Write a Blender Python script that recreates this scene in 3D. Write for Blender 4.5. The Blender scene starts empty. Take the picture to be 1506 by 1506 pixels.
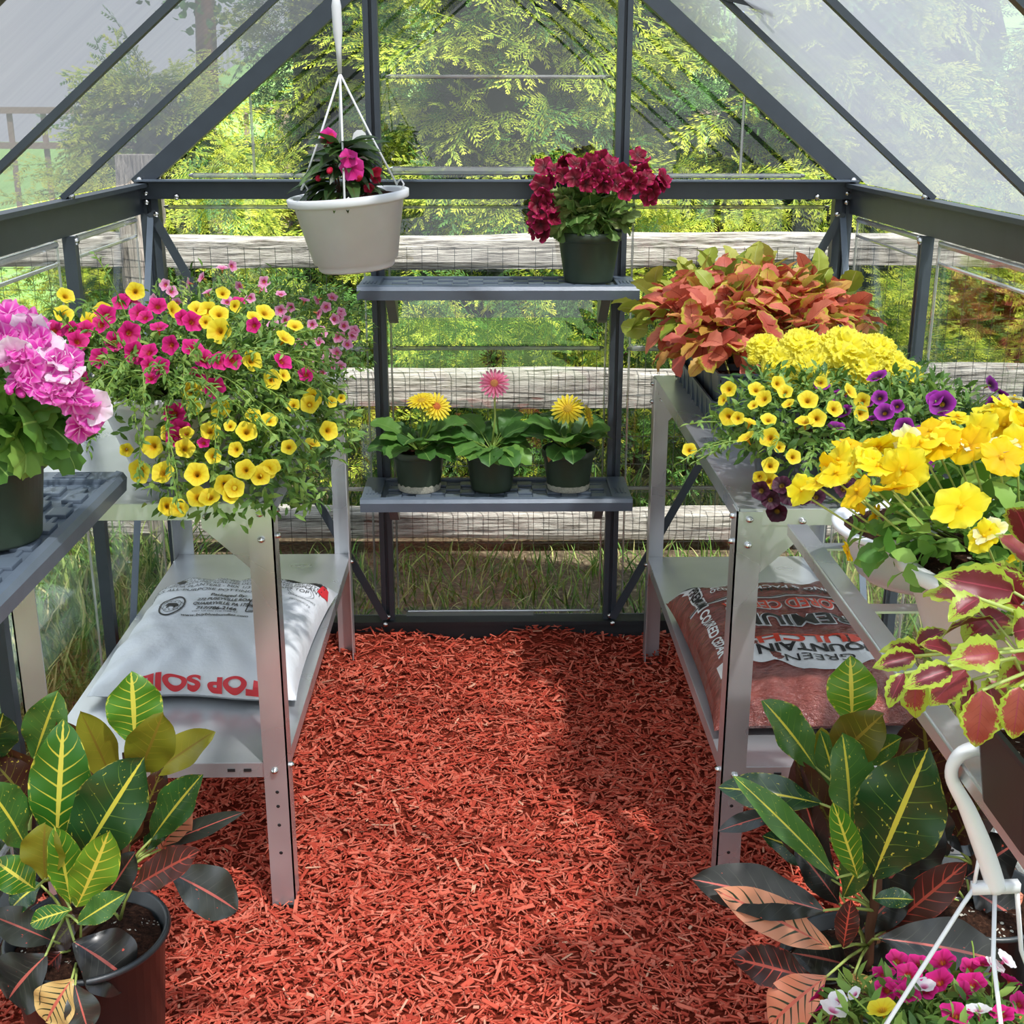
import bpy, bmesh, math, random
import numpy as np
from mathutils import Vector, Matrix, Euler
random.seed(7); RS = np.random.RandomState(11)
PI = math.pi
C = bpy.context.scene.collection
SC = bpy.context.scene

# ---------------------------------------------------------------- camera (x right, y away, z up; back wall at y = 0)
CX, CY, CZ, PIT, YAW, ROL, FPX = -0.02992, -3.33345, 1.45864, 0.31129, -0.01997, 0.00171, 1838.4
def _w(v):
    c, s = math.cos(YAW), math.sin(YAW)
    return Vector((v[0]*c - v[1]*s, v[0]*s + v[1]*c, v[2]))
_f = _w((0, math.cos(PIT), -math.sin(PIT)))
_r0 = _w((1, 0, 0)); _u0 = _w((0, math.sin(PIT), math.cos(PIT)))
_r = _r0*math.cos(ROL) + _u0*math.sin(ROL); _u = -_r0*math.sin(ROL) + _u0*math.cos(ROL)
camd = bpy.data.cameras.new('camera'); cam = bpy.data.objects.new('camera', camd); C.objects.link(cam)
camd.sensor_width = 36; camd.lens = FPX/1506*36; camd.clip_start = 0.05; camd.clip_end = 400
cam.matrix_world = Matrix(((_r.x, _u.x, -_f.x, CX), (_r.y, _u.y, -_f.y, CY), (_r.z, _u.z, -_f.z, CZ), (0, 0, 0, 1)))
SC.camera = cam
CAMP = Vector((CX, CY, CZ))
# measuring helpers: a direction of sight, and where it meets a plane or an ellipsoid
def ray(px, py): return _r*((px-753)/FPX) - _u*((py-753)/FPX) + _f
def at(px, py, ax, val):
    d = ray(px, py); i = 'xyz'.index(ax); return CAMP + d*((val-CAMP[i])/d[i])
def on_ell(px, py, c, r):
    d = ray(px, py); c = Vector(c)
    o = Vector([(CAMP[i]-c[i])/r[i] for i in range(3)]); e = Vector([d[i]/r[i] for i in range(3)])
    A = e.dot(e); B = 2*o.dot(e); D = B*B - 4*A*(o.dot(o)-1)
    t = (-B - math.sqrt(D))/(2*A) if D > 0 else -B/(2*A)
    p = CAMP + d*t
    n = Vector([(p[i]-c[i])/r[i]**2 for i in range(3)]).normalized()
    return p, n

# ---------------------------------------------------------------- world, sun, exposure
SC.view_settings.view_transform = 'Standard'; SC.view_settings.look = 'None'
SC.view_settings.gamma = 1; SC.view_settings.use_curve_mapping = False
SC.view_settings.exposure = 0.78
w = bpy.data.worlds.new('world'); SC.world = w; w.use_nodes = True
nt = w.node_tree; nt.nodes.clear()
wo = nt.nodes.new('ShaderNodeOutputWorld'); bg = nt.nodes.new('ShaderNodeBackground'); tc = nt.nodes.new('ShaderNodeTexCoord')
sx = nt.nodes.new('ShaderNodeSeparateXYZ'); cr = nt.nodes.new('ShaderNodeValToRGB')
nt.links.new(tc.outputs['Generated'], sx.inputs[0]); nt.links.new(sx.outputs['Z'], cr.inputs[0])
cr.color_ramp.elements[0].position = 0.0; cr.color_ramp.elements[0].color = (0.84, 0.87, 0.93, 1)
cr.color_ramp.elements[1].position = 0.8; cr.color_ramp.elements[1].color = (0.50, 0.66, 0.92, 1)
nz = nt.nodes.new('ShaderNodeTexNoise'); nz.inputs['Scale'].default_value = 2.2; nz.inputs['Detail'].default_value = 5
cr2 = nt.nodes.new('ShaderNodeValToRGB'); cr2.color_ramp.elements[0].position = .42; cr2.color_ramp.elements[1].position = .62
mx = nt.nodes.new('ShaderNodeMix'); mx.data_type = 'RGBA'
nt.links.new(tc.outputs['Generated'], nz.inputs['Vector']); nt.links.new(nz.outputs[0], cr2.inputs[0])
nt.links.new(cr2.outputs[0], mx.inputs[0]); nt.links.new(cr.outputs[0], mx.inputs[6]); mx.inputs[7].default_value = (.95, .96, .98, 1)
nt.links.new(mx.outputs[2], bg.inputs[0])
sg_ = nt.nodes.new('ShaderNodeMapRange'); sg_.inputs[1].default_value = .10; sg_.inputs[2].default_value = .75; sg_.inputs[3].default_value = .84; sg_.inputs[4].default_value = 2.0   # thin bright cloud overhead
nt.links.new(sx.outputs['Z'], sg_.inputs[0]); nt.links.new(sg_.outputs[0], bg.inputs[1])
nt.links.new(bg.outputs[0], wo.inputs[0])
sd = bpy.data.lights.new('sun', 'SUN'); sd.energy = 6.8; sd.angle = math.radians(1.6); sd.color = (1, .955, .92)
sun = bpy.data.objects.new('sun', sd); C.objects.link(sun)
sun.rotation_euler = Vector((.27, -.40, .88)).to_track_quat('Z', 'Y').to_euler(); sun.location = (3, -3, 6)
cy = SC.cycles
cy.max_bounces = 7; cy.diffuse_bounces = 3; cy.glossy_bounces = 3; cy.transmission_bounces = 5; cy.transparent_max_bounces = 20
cy.use_denoising = True; cy.caustics_reflective = False; cy.caustics_refractive = False; cy.sample_clamp_indirect = 6
cy.use_adaptive_sampling = True; cy.adaptive_threshold = 0.02

# ---------------------------------------------------------------- materials
def hx(s):
    v = [int(s[i:i+2], 16)/255 for i in (0, 2, 4)]
    return tuple(x/12.92 if x <= .04045 else ((x+.055)/1.055)**2.4 for x in v) + (1,)
class NT:
    def __init__(s, name):
        s.m = bpy.data.materials.new(name); s.m.use_nodes = True; s.t = s.m.node_tree
        s.b = s.t.nodes['Principled BSDF']; s.o = s.t.nodes['Material Output']
    def n(s, typ, ins=None, **kw):
        x = s.t.nodes.new('ShaderNode'+typ)
        for k, v in kw.items(): setattr(x, k, v)
        for k, v in (ins or {}).items(): s.link(v, x.inputs[k])
        return x
    def link(s, v, inp):
        if hasattr(v, 'is_output'): s.t.links.new(v, inp)
        elif hasattr(v, 'outputs'): s.t.links.new(v.outputs[0], inp)
        else: inp.default_value = v
    def math(s, op, a, b=0.0, clamp=False):
        return s.n('Math', {0: a, 1: b}, operation=op, use_clamp=clamp).outputs[0]
    def mix(s, f, a, b):
        x = s.n('Mix', data_type='RGBA'); s.link(f, x.inputs[0]); s.link(a, x.inputs[6]); s.link(b, x.inputs[7]); return x.outputs[2]
    def ramp(s, f, stops):
        x = s.n('ValToRGB', {0: f}); e = x.color_ramp.elements
        while len(e) < len(stops): e.new(.5)
        for i, (p, c) in enumerate(stops): e[i].position = p; e[i].color = c
        return x.outputs[0]
    def noise(s, scale, detail=3, vec=None, rough=.5):
        x = s.n('TexNoise', {'Scale': scale, 'Detail': detail, 'Roughness': rough})
        if vec is not None: s.link(vec, x.inputs['Vector'])
        return x.outputs[0]
    def obj(s, sc=(1, 1, 1)):
        t = s.n('TexCoord'); return s.n('Mapping', {'Vector': t.outputs['Object'], 'Scale': sc}).outputs[0]
    def uv(s):
        t = s.n('TexCoord'); x = s.n('SeparateXYZ', {0: t.outputs['UV']}); return x.outputs[0], x.outputs[1]
    def col(s):
        x = s.n('Attribute', attribute_name='col'); q = s.n('SeparateColor', {0: x.outputs['Color']}); return q.outputs[0], q.outputs[1], q.outputs[2]
    def set(s, **k):
        for a, v in k.items():
            s.link(v, s.b.inputs[{'base': 'Base Color', 'rough': 'Roughness', 'metal': 'Metallic', 'spec': 'Specular IOR Level', 'trans': 'Transmission Weight', 'ior': 'IOR', 'alpha': 'Alpha', 'coat': 'Coat Weight', 'sheen': 'Sheen Weight'}[a]])
        return s
    def bump(s, h, strength=.3, dist=.01):
        x = s.n('Bump', {'Height': h, 'Strength': strength, 'Distance': dist}); s.t.links.new(x.outputs[0], s.b.inputs['Normal']); return s
    def leafy(s, col, amt=.3):                         # thin tissue lets some light through
        tr = s.n('BsdfTranslucent', {'Color': col}); mx = s.n('MixShader', {0: amt, 1: s.b.outputs[0], 2: tr.outputs[0]})
        s.t.links.new(mx.outputs[0], s.o.inputs[0]); return s
M = {}
def plain(name, c, rough=.5, metal=0, spec=.5, bump=None, var=.08, vs=20):
    t = NT(name); c = hx(c)
    f = t.noise(vs, 4, t.obj())
    d = tuple(x*(1-var) for x in c[:3])+(1,); e = tuple(min(1, x*(1+var)) for x in c[:3])+(1,)
    t.set(base=t.ramp(f, [(.3, d), (.7, e)]), rough=rough, metal=metal, spec=spec)
    if bump: t.bump(t.noise(bump[0], 4, t.obj()), bump[1], bump[2])
    M[name] = t.m; return t
plain('frame_grey', '3d454d', .38, 0, .5)
plain('base_black', '24282b', .5)
plain('shelf_plastic', '5f6b78', .38, 0, .5, (300, .08, .001))
plain('bracket_metal', '8d9091', .4, .3)
plain('white_plastic', 'eaecef', .35, 0, .5, (40, .03, .002), .03)
plain('green_pot', '3a4838', .42, 0, .5, None, .15, 12)
plain('black_pot', '23282b', .38, 0, .5, None, .12, 15)
plain('grey_cell', '4c5863', .36, 0, .5)
plain('steel_bolt', 'c9c9c6', .22, 1)
plain('wire', '3b3d3c', .45, .7)
plain('stem_green', '7f9a3c', .55); plain('stem_brown', '5b3a28', .6); plain('stem_pale', 'a8b860', .5)
plain('tag_white', 'f2f2f2', .4); plain('ink_black', '1d1c1e', .5); plain('ink_red', 'd8323c', .45); plain('ink_white', 'e9e9e6', .5)
plain('ink_grey', '6e7276', .5); plain('ink_orange', 'd8442e', .45); plain('rubber_and_hole_shade', '141416', .6)
plain('picket_brown', '877264', .7); plain('barrier_grey', '9a9a98', .7)
plain('leaf_dead', '9c6a3e', .7)
# galvanised steel
t = NT('galvanised'); o = t.obj()
sp = t.n('TexVoronoi', {'Vector': t.obj((1, 1, 1)), 'Scale': 160.0}).outputs['Color']
f = t.noise(6, 2, o)
t.set(base=t.ramp(f, [(.3, hx('c4c9cd')), (.7, hx('dcdfe2'))]), metal=.72, rough=t.ramp(f, [(.2, (.24,)*3+(1,)), (.8, (.36,)*3+(1,))]))
M['galvanised'] = t.m
# wood of the fence
t = NT('weathered_wood'); o = t.obj((1.0, 14, 14)); g = t.noise(9, 8, o, .65); g2 = t.noise(2.2, 3, t.obj((1, 4, 4)))
c = t.mix(t.ramp(g2, [(.35, (0, 0, 0, 1)), (.7, (1, 1, 1, 1))]), t.ramp(g, [(.34, hx('3c3733')), (.48, hx('8f8a84')), (.7, hx('bdb8b0'))]), t.ramp(g, [(.34, hx('4c443c')), (.5, hx('a79f95')), (.7, hx('d2ccc2'))]))
t.set(base=c, rough=.85, spec=.2).bump(g, .8, .012); M['weathered_wood'] = t.m
t = NT('weathered_wood_upright'); o = t.obj((14, 14, 1.0)); g = t.noise(9, 8, o, .65)
t.set(base=t.ramp(g, [(.34, hx('3c3733')), (.48, hx('8f867c')), (.7, hx('bcb3a6'))]), rough=.85, spec=.2).bump(g, .8, .012); M['weathered_wood_upright'] = t.m
# clear panel: lets light straight through, mirrors at a glancing angle
def clear(name, tint, rough=.02, refl=1.0, mul=1.0):
    t = NT(name)
    tr = t.n('BsdfTransparent', {'Color': tint}); gl = t.n('BsdfGlossy', {'Color': (1, 1, 1, 1), 'Roughness': rough})
    fr = t.n('Fresnel', {'IOR': 1.5}).outputs[0]
    mx = t.n('MixShader', {0: t.math('MULTIPLY', fr, mul, True), 1: tr.outputs[0], 2: gl.outputs[0]})
    t.t.links.new(mx.outputs[0], t.o.inputs[0]); M[name] = t.m
clear('clear_panel', (.95, .97, .955, 1), .015, mul=1.2); clear('clear_side', (.95, .97, .955, 1), .02, mul=.45)
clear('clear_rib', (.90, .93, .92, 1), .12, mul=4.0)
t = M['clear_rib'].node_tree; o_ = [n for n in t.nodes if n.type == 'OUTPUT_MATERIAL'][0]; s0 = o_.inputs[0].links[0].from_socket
d_ = t.nodes.new('ShaderNodeBsdfTranslucent'); d2 = t.nodes.new('ShaderNodeBsdfDiffuse'); m1 = t.nodes.new('ShaderNodeMixShader'); m2 = t.nodes.new('ShaderNodeMixShader'); m2.inputs[0].default_value = .28  # white diffuse share put in for the light that moulded edges catch
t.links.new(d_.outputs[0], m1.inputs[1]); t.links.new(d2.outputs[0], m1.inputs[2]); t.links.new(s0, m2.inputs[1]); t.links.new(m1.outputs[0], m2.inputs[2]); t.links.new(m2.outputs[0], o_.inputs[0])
# twin-wall roof sheet: milky, part of the light passes straight
t = NT('twinwall'); u, v = t.uv()
st = t.math('SINE', t.math('MULTIPLY', u, 2*PI*110)); streak = t.noise(1.0, 4, t.n('CombineXYZ', {0: t.math('MULTIPLY', u, 26), 1: t.math('MULTIPLY', v, 1.3)}).outputs[0])
fac = t.math('ADD', t.math('MULTIPLY', st, .06), streak)
cc = t.ramp(fac, [(.3, (.29, .31, .335, 1)), (.7, (.36, .38, .40, 1))])
tl = t.n('BsdfTranslucent', {'Color': cc}); tp = t.n('BsdfTransparent', {'Color': (.90, .92, .94, 1)})
df = t.n('BsdfPrincipled', {'Base Color': cc, 'Roughness': .3})
a_ = t.n('MixShader', {0: .62, 1: tl.outputs[0], 2: df.outputs[0]}); rf = t.n('BsdfRefraction', {'Color': (.43, .445, .46, 1), 'Roughness': .42, 'IOR': 1.25}); ab = t.n('MixShader', {0: .56, 1: a_.outputs[0], 2: rf.outputs[0]})
b_ = t.n('MixShader', {0: .27, 1: ab.outputs[0], 2: tp.outputs[0]})
t.t.links.new(b_.outputs[0], t.o.inputs[0]); M['twinwall'] = t.m
# soil, mulch, ground
t = NT('soil'); o = t.obj(); f = t.noise(140, 6, o, .7); vo = t.n('TexVoronoi', {'Vector': o, 'Scale': 120.0}).outputs['Distance']
c = t.ramp(f, [(.35, hx('1e1410')), (.6, hx('4a3024')), (.75, hx('7a5a44'))]); wv = t.n('TexVoronoi', {'Vector': o, 'Scale': 90.0}).outputs['Color']
pr = t.math('GREATER_THAN', t.n('SeparateColor', {0: wv}).outputs[0], .90)
t.set(base=t.mix(t.math('MULTIPLY', pr, t.math('LESS_THAN', vo, .35)), c, hx('d8d2c4')), rough=.95, spec=.1).bump(f, 1, .01); M['soil'] = t.m
t = NT('mulch_bed'); o = t.obj((1, 2.4, 1)); f = t.noise(70, 6, o, .75)
t.set(base=t.ramp(f, [(.3, hx('5a1c12')), (.5, hx('9c3a28')), (.68, hx('c85a44'))]), rough=.95, spec=.1).bump(f, 1, .012); M['mulch_bed'] = t.m
t = NT('mulch_chip'); a, b, c_ = t.col(); g = t.noise(160, 3, t.obj((1, 1, 1)))
c = t.ramp(a, [(0, hx('a83c2a')), (.3, hx('c8503c')), (.6, hx('d8664e')), (.98, hx('e4846c')), (1, hx('e8b898'))])
c = t.mix(t.math('MULTIPLY', g, .24), c, hx('8a2c1c'))
t.set(base=c, rough=.8, spec=.25); M['mulch_chip'] = t.m
t = NT('lawn'); o = t.obj(); f = t.noise(3, 6, o, .6); g = t.noise(60, 4, o); yb = t.math('SUBTRACT', t.math('ADD', t.n('SeparateXYZ', {0: o}).outputs[1], t.math('MULTIPLY', f, 2)), 4.6, True)
t.set(base=t.mix(.5, t.ramp(f, [(.3, hx('6a9048')), (.7, hx('8cae62'))]), t.ramp(g, [(.3, hx('5a7e3e')), (.7, hx('98b870'))])), rough=.95, spec=.1)
lc = t.b.inputs[0].links[0].from_socket; yf = t.math('SUBTRACT', -3.5, t.n('SeparateXYZ', {0: o}).outputs[1], True); t.set(base=t.mix(t.math('MAXIMUM', yb, yf), t.ramp(g, [(.3, hx('383026')), (.55, hx('574c3c')), (.75, hx('7a6e58'))]), lc)); M['lawn'] = t.m
t = NT('grass_blade'); a, b, c_ = t.col(); c = t.ramp(a, [(0, hx('34561e')), (.4, hx('5d8430')), (.75, hx('98a255')), (1, hx('b8a878'))])
t.set(base=c, rough=.6, spec=.3).leafy(c, .3); M['grass_blade'] = t.m
def leafmat(name, stops, midrib=None, rough=.45, trans=.3, edge=None, spec=.4, vein=None, speck=None):
    """stops: colour by per-leaf tone; midrib/vein/edge: colours of the pattern the leaf itself carries"""
    t = NT(name); u, v = t.uv(); a, b, c_ = t.col()
    c = t.ramp(a, [(p, hx(x)) for p, x in stops])
    au = t.math('ABSOLUTE', u)
    if edge:
        n = t.noise(9, 3, t.n('CombineXYZ', {0: u, 1: t.math('MULTIPLY', v, 2), 2: t.math('MULTIPLY', b, 20)}).outputs[0])
        e = t.math('MAXIMUM', au, t.math('SUBTRACT', t.math('MULTIPLY', v, 1.25), .35))
        thr = t.math('ADD', t.math('MULTIPLY', t.math('SUBTRACT', n, .5), .7), t.math('SUBTRACT', e, t.math('SUBTRACT', edge[1], t.math('MULTIPLY', t.math('SUBTRACT', b, .5), edge[2]))))
        c = t.mix(t.math('MULTIPLY', thr, 9, True), c, hx(edge[0]))
    if vein:
        q = t.math('SUBTRACT', t.math('MULTIPLY', v, vein[1]), t.math('MULTIPLY', au, vein[3] if len(vein) > 3 else 2.0))
        fr = t.math('ABSOLUTE', t.math('SUBTRACT', t.math('FRACT', q), .5))
        wdt = t.math('MULTIPLY', t.math('SUBTRACT', 1.15, au), vein[2])
        c = t.mix(t.math('MULTIPLY', t.math('SUBTRACT', wdt, fr), 18, True), c, hx(vein[0]))
    if speck:
        vv = t.n('CombineXYZ', {0: t.math('MULTIPLY', u, 1.2), 1: t.math('MULTIPLY', v, 3), 2: t.math('MULTIPLY', b, 30)}).outputs[0]
        sk = t.math('GREATER_THAN', t.n('TexNoise', {'Vector': vv, 'Scale': speck[1], 'Detail': 2.0}).outputs[0], speck[2]); c = t.mix(sk, c, hx(speck[0]))
    if midrib: c = t.mix(t.math('LESS_THAN', au, midrib[1]), c, hx(midrib[0]))
    t.set(base=c, rough=rough, spec=spec)
    if trans: t.leafy(c, trans)
    M[name] = t.m; return t
leafmat('calibrachoa_leaf', [(0, '44682a'), (.5, '6c9440'), (1, '9dbb5c')], None, .5)
leafmat('impatiens_leaf', [(0, '22351d'), (.6, '3c5a2c'), (1, '6d8a48')], ('5a4a30', .05), .35)
leafmat('geranium_leaf', [(0, '4d7a2c'), (.5, '6a9a3c'), (1, '93b957')], ('9bbf62', .03), .5)
leafmat('regal_leaf', [(0, '557a38'), (.6, '7ea050'), (1, 'b4c27c')], ('a9be78', .03), .5)
leafmat('gerbera_leaf', [(0, '37602a'), (.5, '4f7f36'), (1, '7aa84c')], ('7fa555', .045), .45, vein=('6c984a', 6, .05))
leafmat('pansy_leaf', [(0, '477a2c'), (.5, '6c9c3e'), (1, '97be58')], None, .5)
leafmat('marigold_leaf', [(0, '3d6a30'), (.5, '547f40'), (1, '779c58')], None, .55)
leafmat('coleus_orange', [(0, 'b85444'), (.35, 'd8705a'), (.75, 'e8886a'), (1, 'd2b448')], ('b5473a', .03), .5, .3, ('c9c040', .95, .8), vein=('b84f40', 7, .05))
leafmat('coleus_maroon', [(0, '5d1f26'), (.5, '842b30'), (1, 'a04a3c')], ('9c3a48', .04), .4, .3, ('a9bd3e', .62, .3), vein=('75262e', 7, .05))
leafmat('coleus_lime', [(0, '90a53a'), (.5, 'a8b848'), (1, 'c8c860')], ('c8d080', .04), .5, .3, vein=('98a838', 7, .05))
leafmat('croton_bright', [(0, '2f6a22'), (.5, '467d26'), (1, '6a9a2c')], ('e6dc58', .085), .3, .25, ('e3d84e', .97, 0), .5, ('d9d04a', 9, .10, 1.6))
leafmat('croton_green', [(0, '1f3f22'), (.5, '2d5a2a'), (1, '4d7834')], ('ddd34e', .06), .28, .15, ('c4b94a', .99, 0), .5, ('7d9a3a', 9, .05, 1.6), ('c9c24a', 7, .70))
leafmat('croton_olive', [(0, '5c5a1c'), (.5, '7c7f24'), (1, '94922e')], ('8c7a2c', .06), .35, .3, None, .4, ('a89a38', 9, .05, 1.6))
leafmat('croton_black', [(0, '22211f'), (.5, '2d2f2c'), (1, '3b4038')], ('c4655a', .05), .3, .05, None, .5, ('4a4a42', 9, .07, 1.6), ('c8503c', 4, .73))
leafmat('croton_red', [(0, '3a2420'), (.5, '54302a'), (1, '6a3028')], ('d05a48', .07), .32, .12, ('c04c3c', .97, 0), .4, ('c25244', 9, .10, 1.6))
leafmat('croton_salmon', [(0, 'd98468'), (.5, 'dd9a78'), (1, 'd8c070')], ('d8705c', .07), .35, .2, None, .4, ('2f3d2a', 8, .16, 1.6))
leafmat('croton_maroon', [(0, '33221f'), (.5, '47291f'), (1, '5a3a24')], ('6f6a2c', .06), .32, .15, None, .4, ('6c6228', 8, .07, 1.6), ('a8943a', 6, .70))
t = NT('arborvitae'); a, b, c_ = t.col(); u, v = t.uv()
c1 = t.ramp(v, [(0, hx('2f4a16')), (.35, hx('5c7c24')), (.75, hx('a3ad36')), (1, hx('c6c24a'))]); c2 = t.ramp(v, [(0, hx('182e12')), (.6, hx('325820')), (1, hx('5c8634'))])
c = t.mix(a, c2, c1); t.set(base=c, rough=.6, spec=.25).leafy(c, .35); M['arborvitae'] = t.m
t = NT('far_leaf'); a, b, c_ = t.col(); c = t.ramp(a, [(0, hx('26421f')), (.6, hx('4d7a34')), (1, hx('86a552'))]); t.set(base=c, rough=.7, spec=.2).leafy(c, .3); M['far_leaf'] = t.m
plain('tree_dark', '1d2a18', .9)
# petals: colour by distance from the throat (v) plus the veins the flower carries
def petal(name, stops, veins=None, trans=.3, rough=.55):
    t = NT(name); u, v = t.uv(); a, b, c_ = t.col()
    c = t.ramp(v, [(p, hx(x)) for p, x in stops])
    if veins:
        f = t.math('MULTIPLY', t.math('SUBTRACT', t.math('SINE', t.math('MULTIPLY', u, veins[1])), .55), 3, True)
        f = t.math('MULTIPLY', f, t.math('SUBTRACT', 1.0, t.math('POWER', v, veins[2])))
        c = t.mix(f, c, hx(veins[0]))
    t.set(base=c, rough=rough, spec=.25).leafy(c, trans); M[name] = t.m
petal('petal_yellow', [(0, 'a86a10'), (.16, 'd89a18'), (.3, 'f2d224'), (1, 'fff04a')], ('ecc020', 2*PI*10, .8))
petal('petal_magenta', [(0, 'd88a20'), (.14, '9a1020'), (.34, 'c81e6c'), (1, 'f2309a')], ('b01458', 2*PI*5, 2.5))
petal('petal_blush', [(0, 'e0b040'), (.16, 'c02868'), (.35, 'ee8cbc'), (1, 'f8c0da')], ('d83c88', 2*PI*5, .8))
petal('petal_purple', [(0, 'd0a030'), (.12, '2c0a28'), (.38, '5a1458'), (.7, '9a2a98'), (1, 'b83cc0')], None)
petal('petal_darkpurple', [(0, 'a08030'), (.2, '24080f'), (1, '4a1c34')], None)
petal('petal_white', [(0, 'c02868'), (.18, 'e8a0c4'), (.35, 'f6f2f4'), (1, 'fafafa')], None)
petal('petal_marigold', [(0, 'fff030'), (.6, 'fff450'), (1, 'fff86c')], None, .35)
petal('petal_pansy', [(0, 'e0a808'), (.12, 'fad810'), (.6, 'ffea24'), (1, 'fff44c')], None, .35)
petal('petal_pansy_deep', [(0, 'c89008'), (.2, 'fac810'), (1, 'ffde1c')], None, .35)
petal('petal_pansy_pale', [(0, 'f0d040'), (.5, 'f8f090'), (1, 'fafae0')], None, .35)
petal('petal_regal', [(0, '3a0a14'), (.35, '6a1020'), (.75, '9c1c40'), (1, 'e0307c')], None, .25)
petal('petal_geranium', [(0, 'a81078'), (.3, 'd028a0'), (.7, 'ee58c4'), (1, 'f890da')], ('f6a8dc', 2*PI*2.5, 3), .35)
petal('petal_geranium_white', [(0, 'e060b0'), (.35, 'f8d4ec'), (1, 'fdf6fb')], None, .35)
petal('petal_impatiens', [(0, 'a81058'), (.4, 'e0248c'), (1, 'f84cb4')], None, .3)
petal('petal_scarlet', [(0, 'a8102c'), (.5, 'd42048'), (1, 'e04060')], None, .3)
petal('petal_gerbera_yellow', [(0, 'e8a818'), (.4, 'f8d830'), (1, 'fff050')], None, .3)
petal('petal_gerbera_pink', [(0, 'e84c60'), (.5, 'f47aa0'), (1, 'fa9cbc')], None, .3)
plain('disc_orange', 'd8783c', .8, bump=(400, .8, .002)); plain('disc_yellow', 'd8b030', .8, bump=(400, .8, .002)); plain('disc_salmon', 'f0a060', .8, bump=(400, .8, .002))

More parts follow.
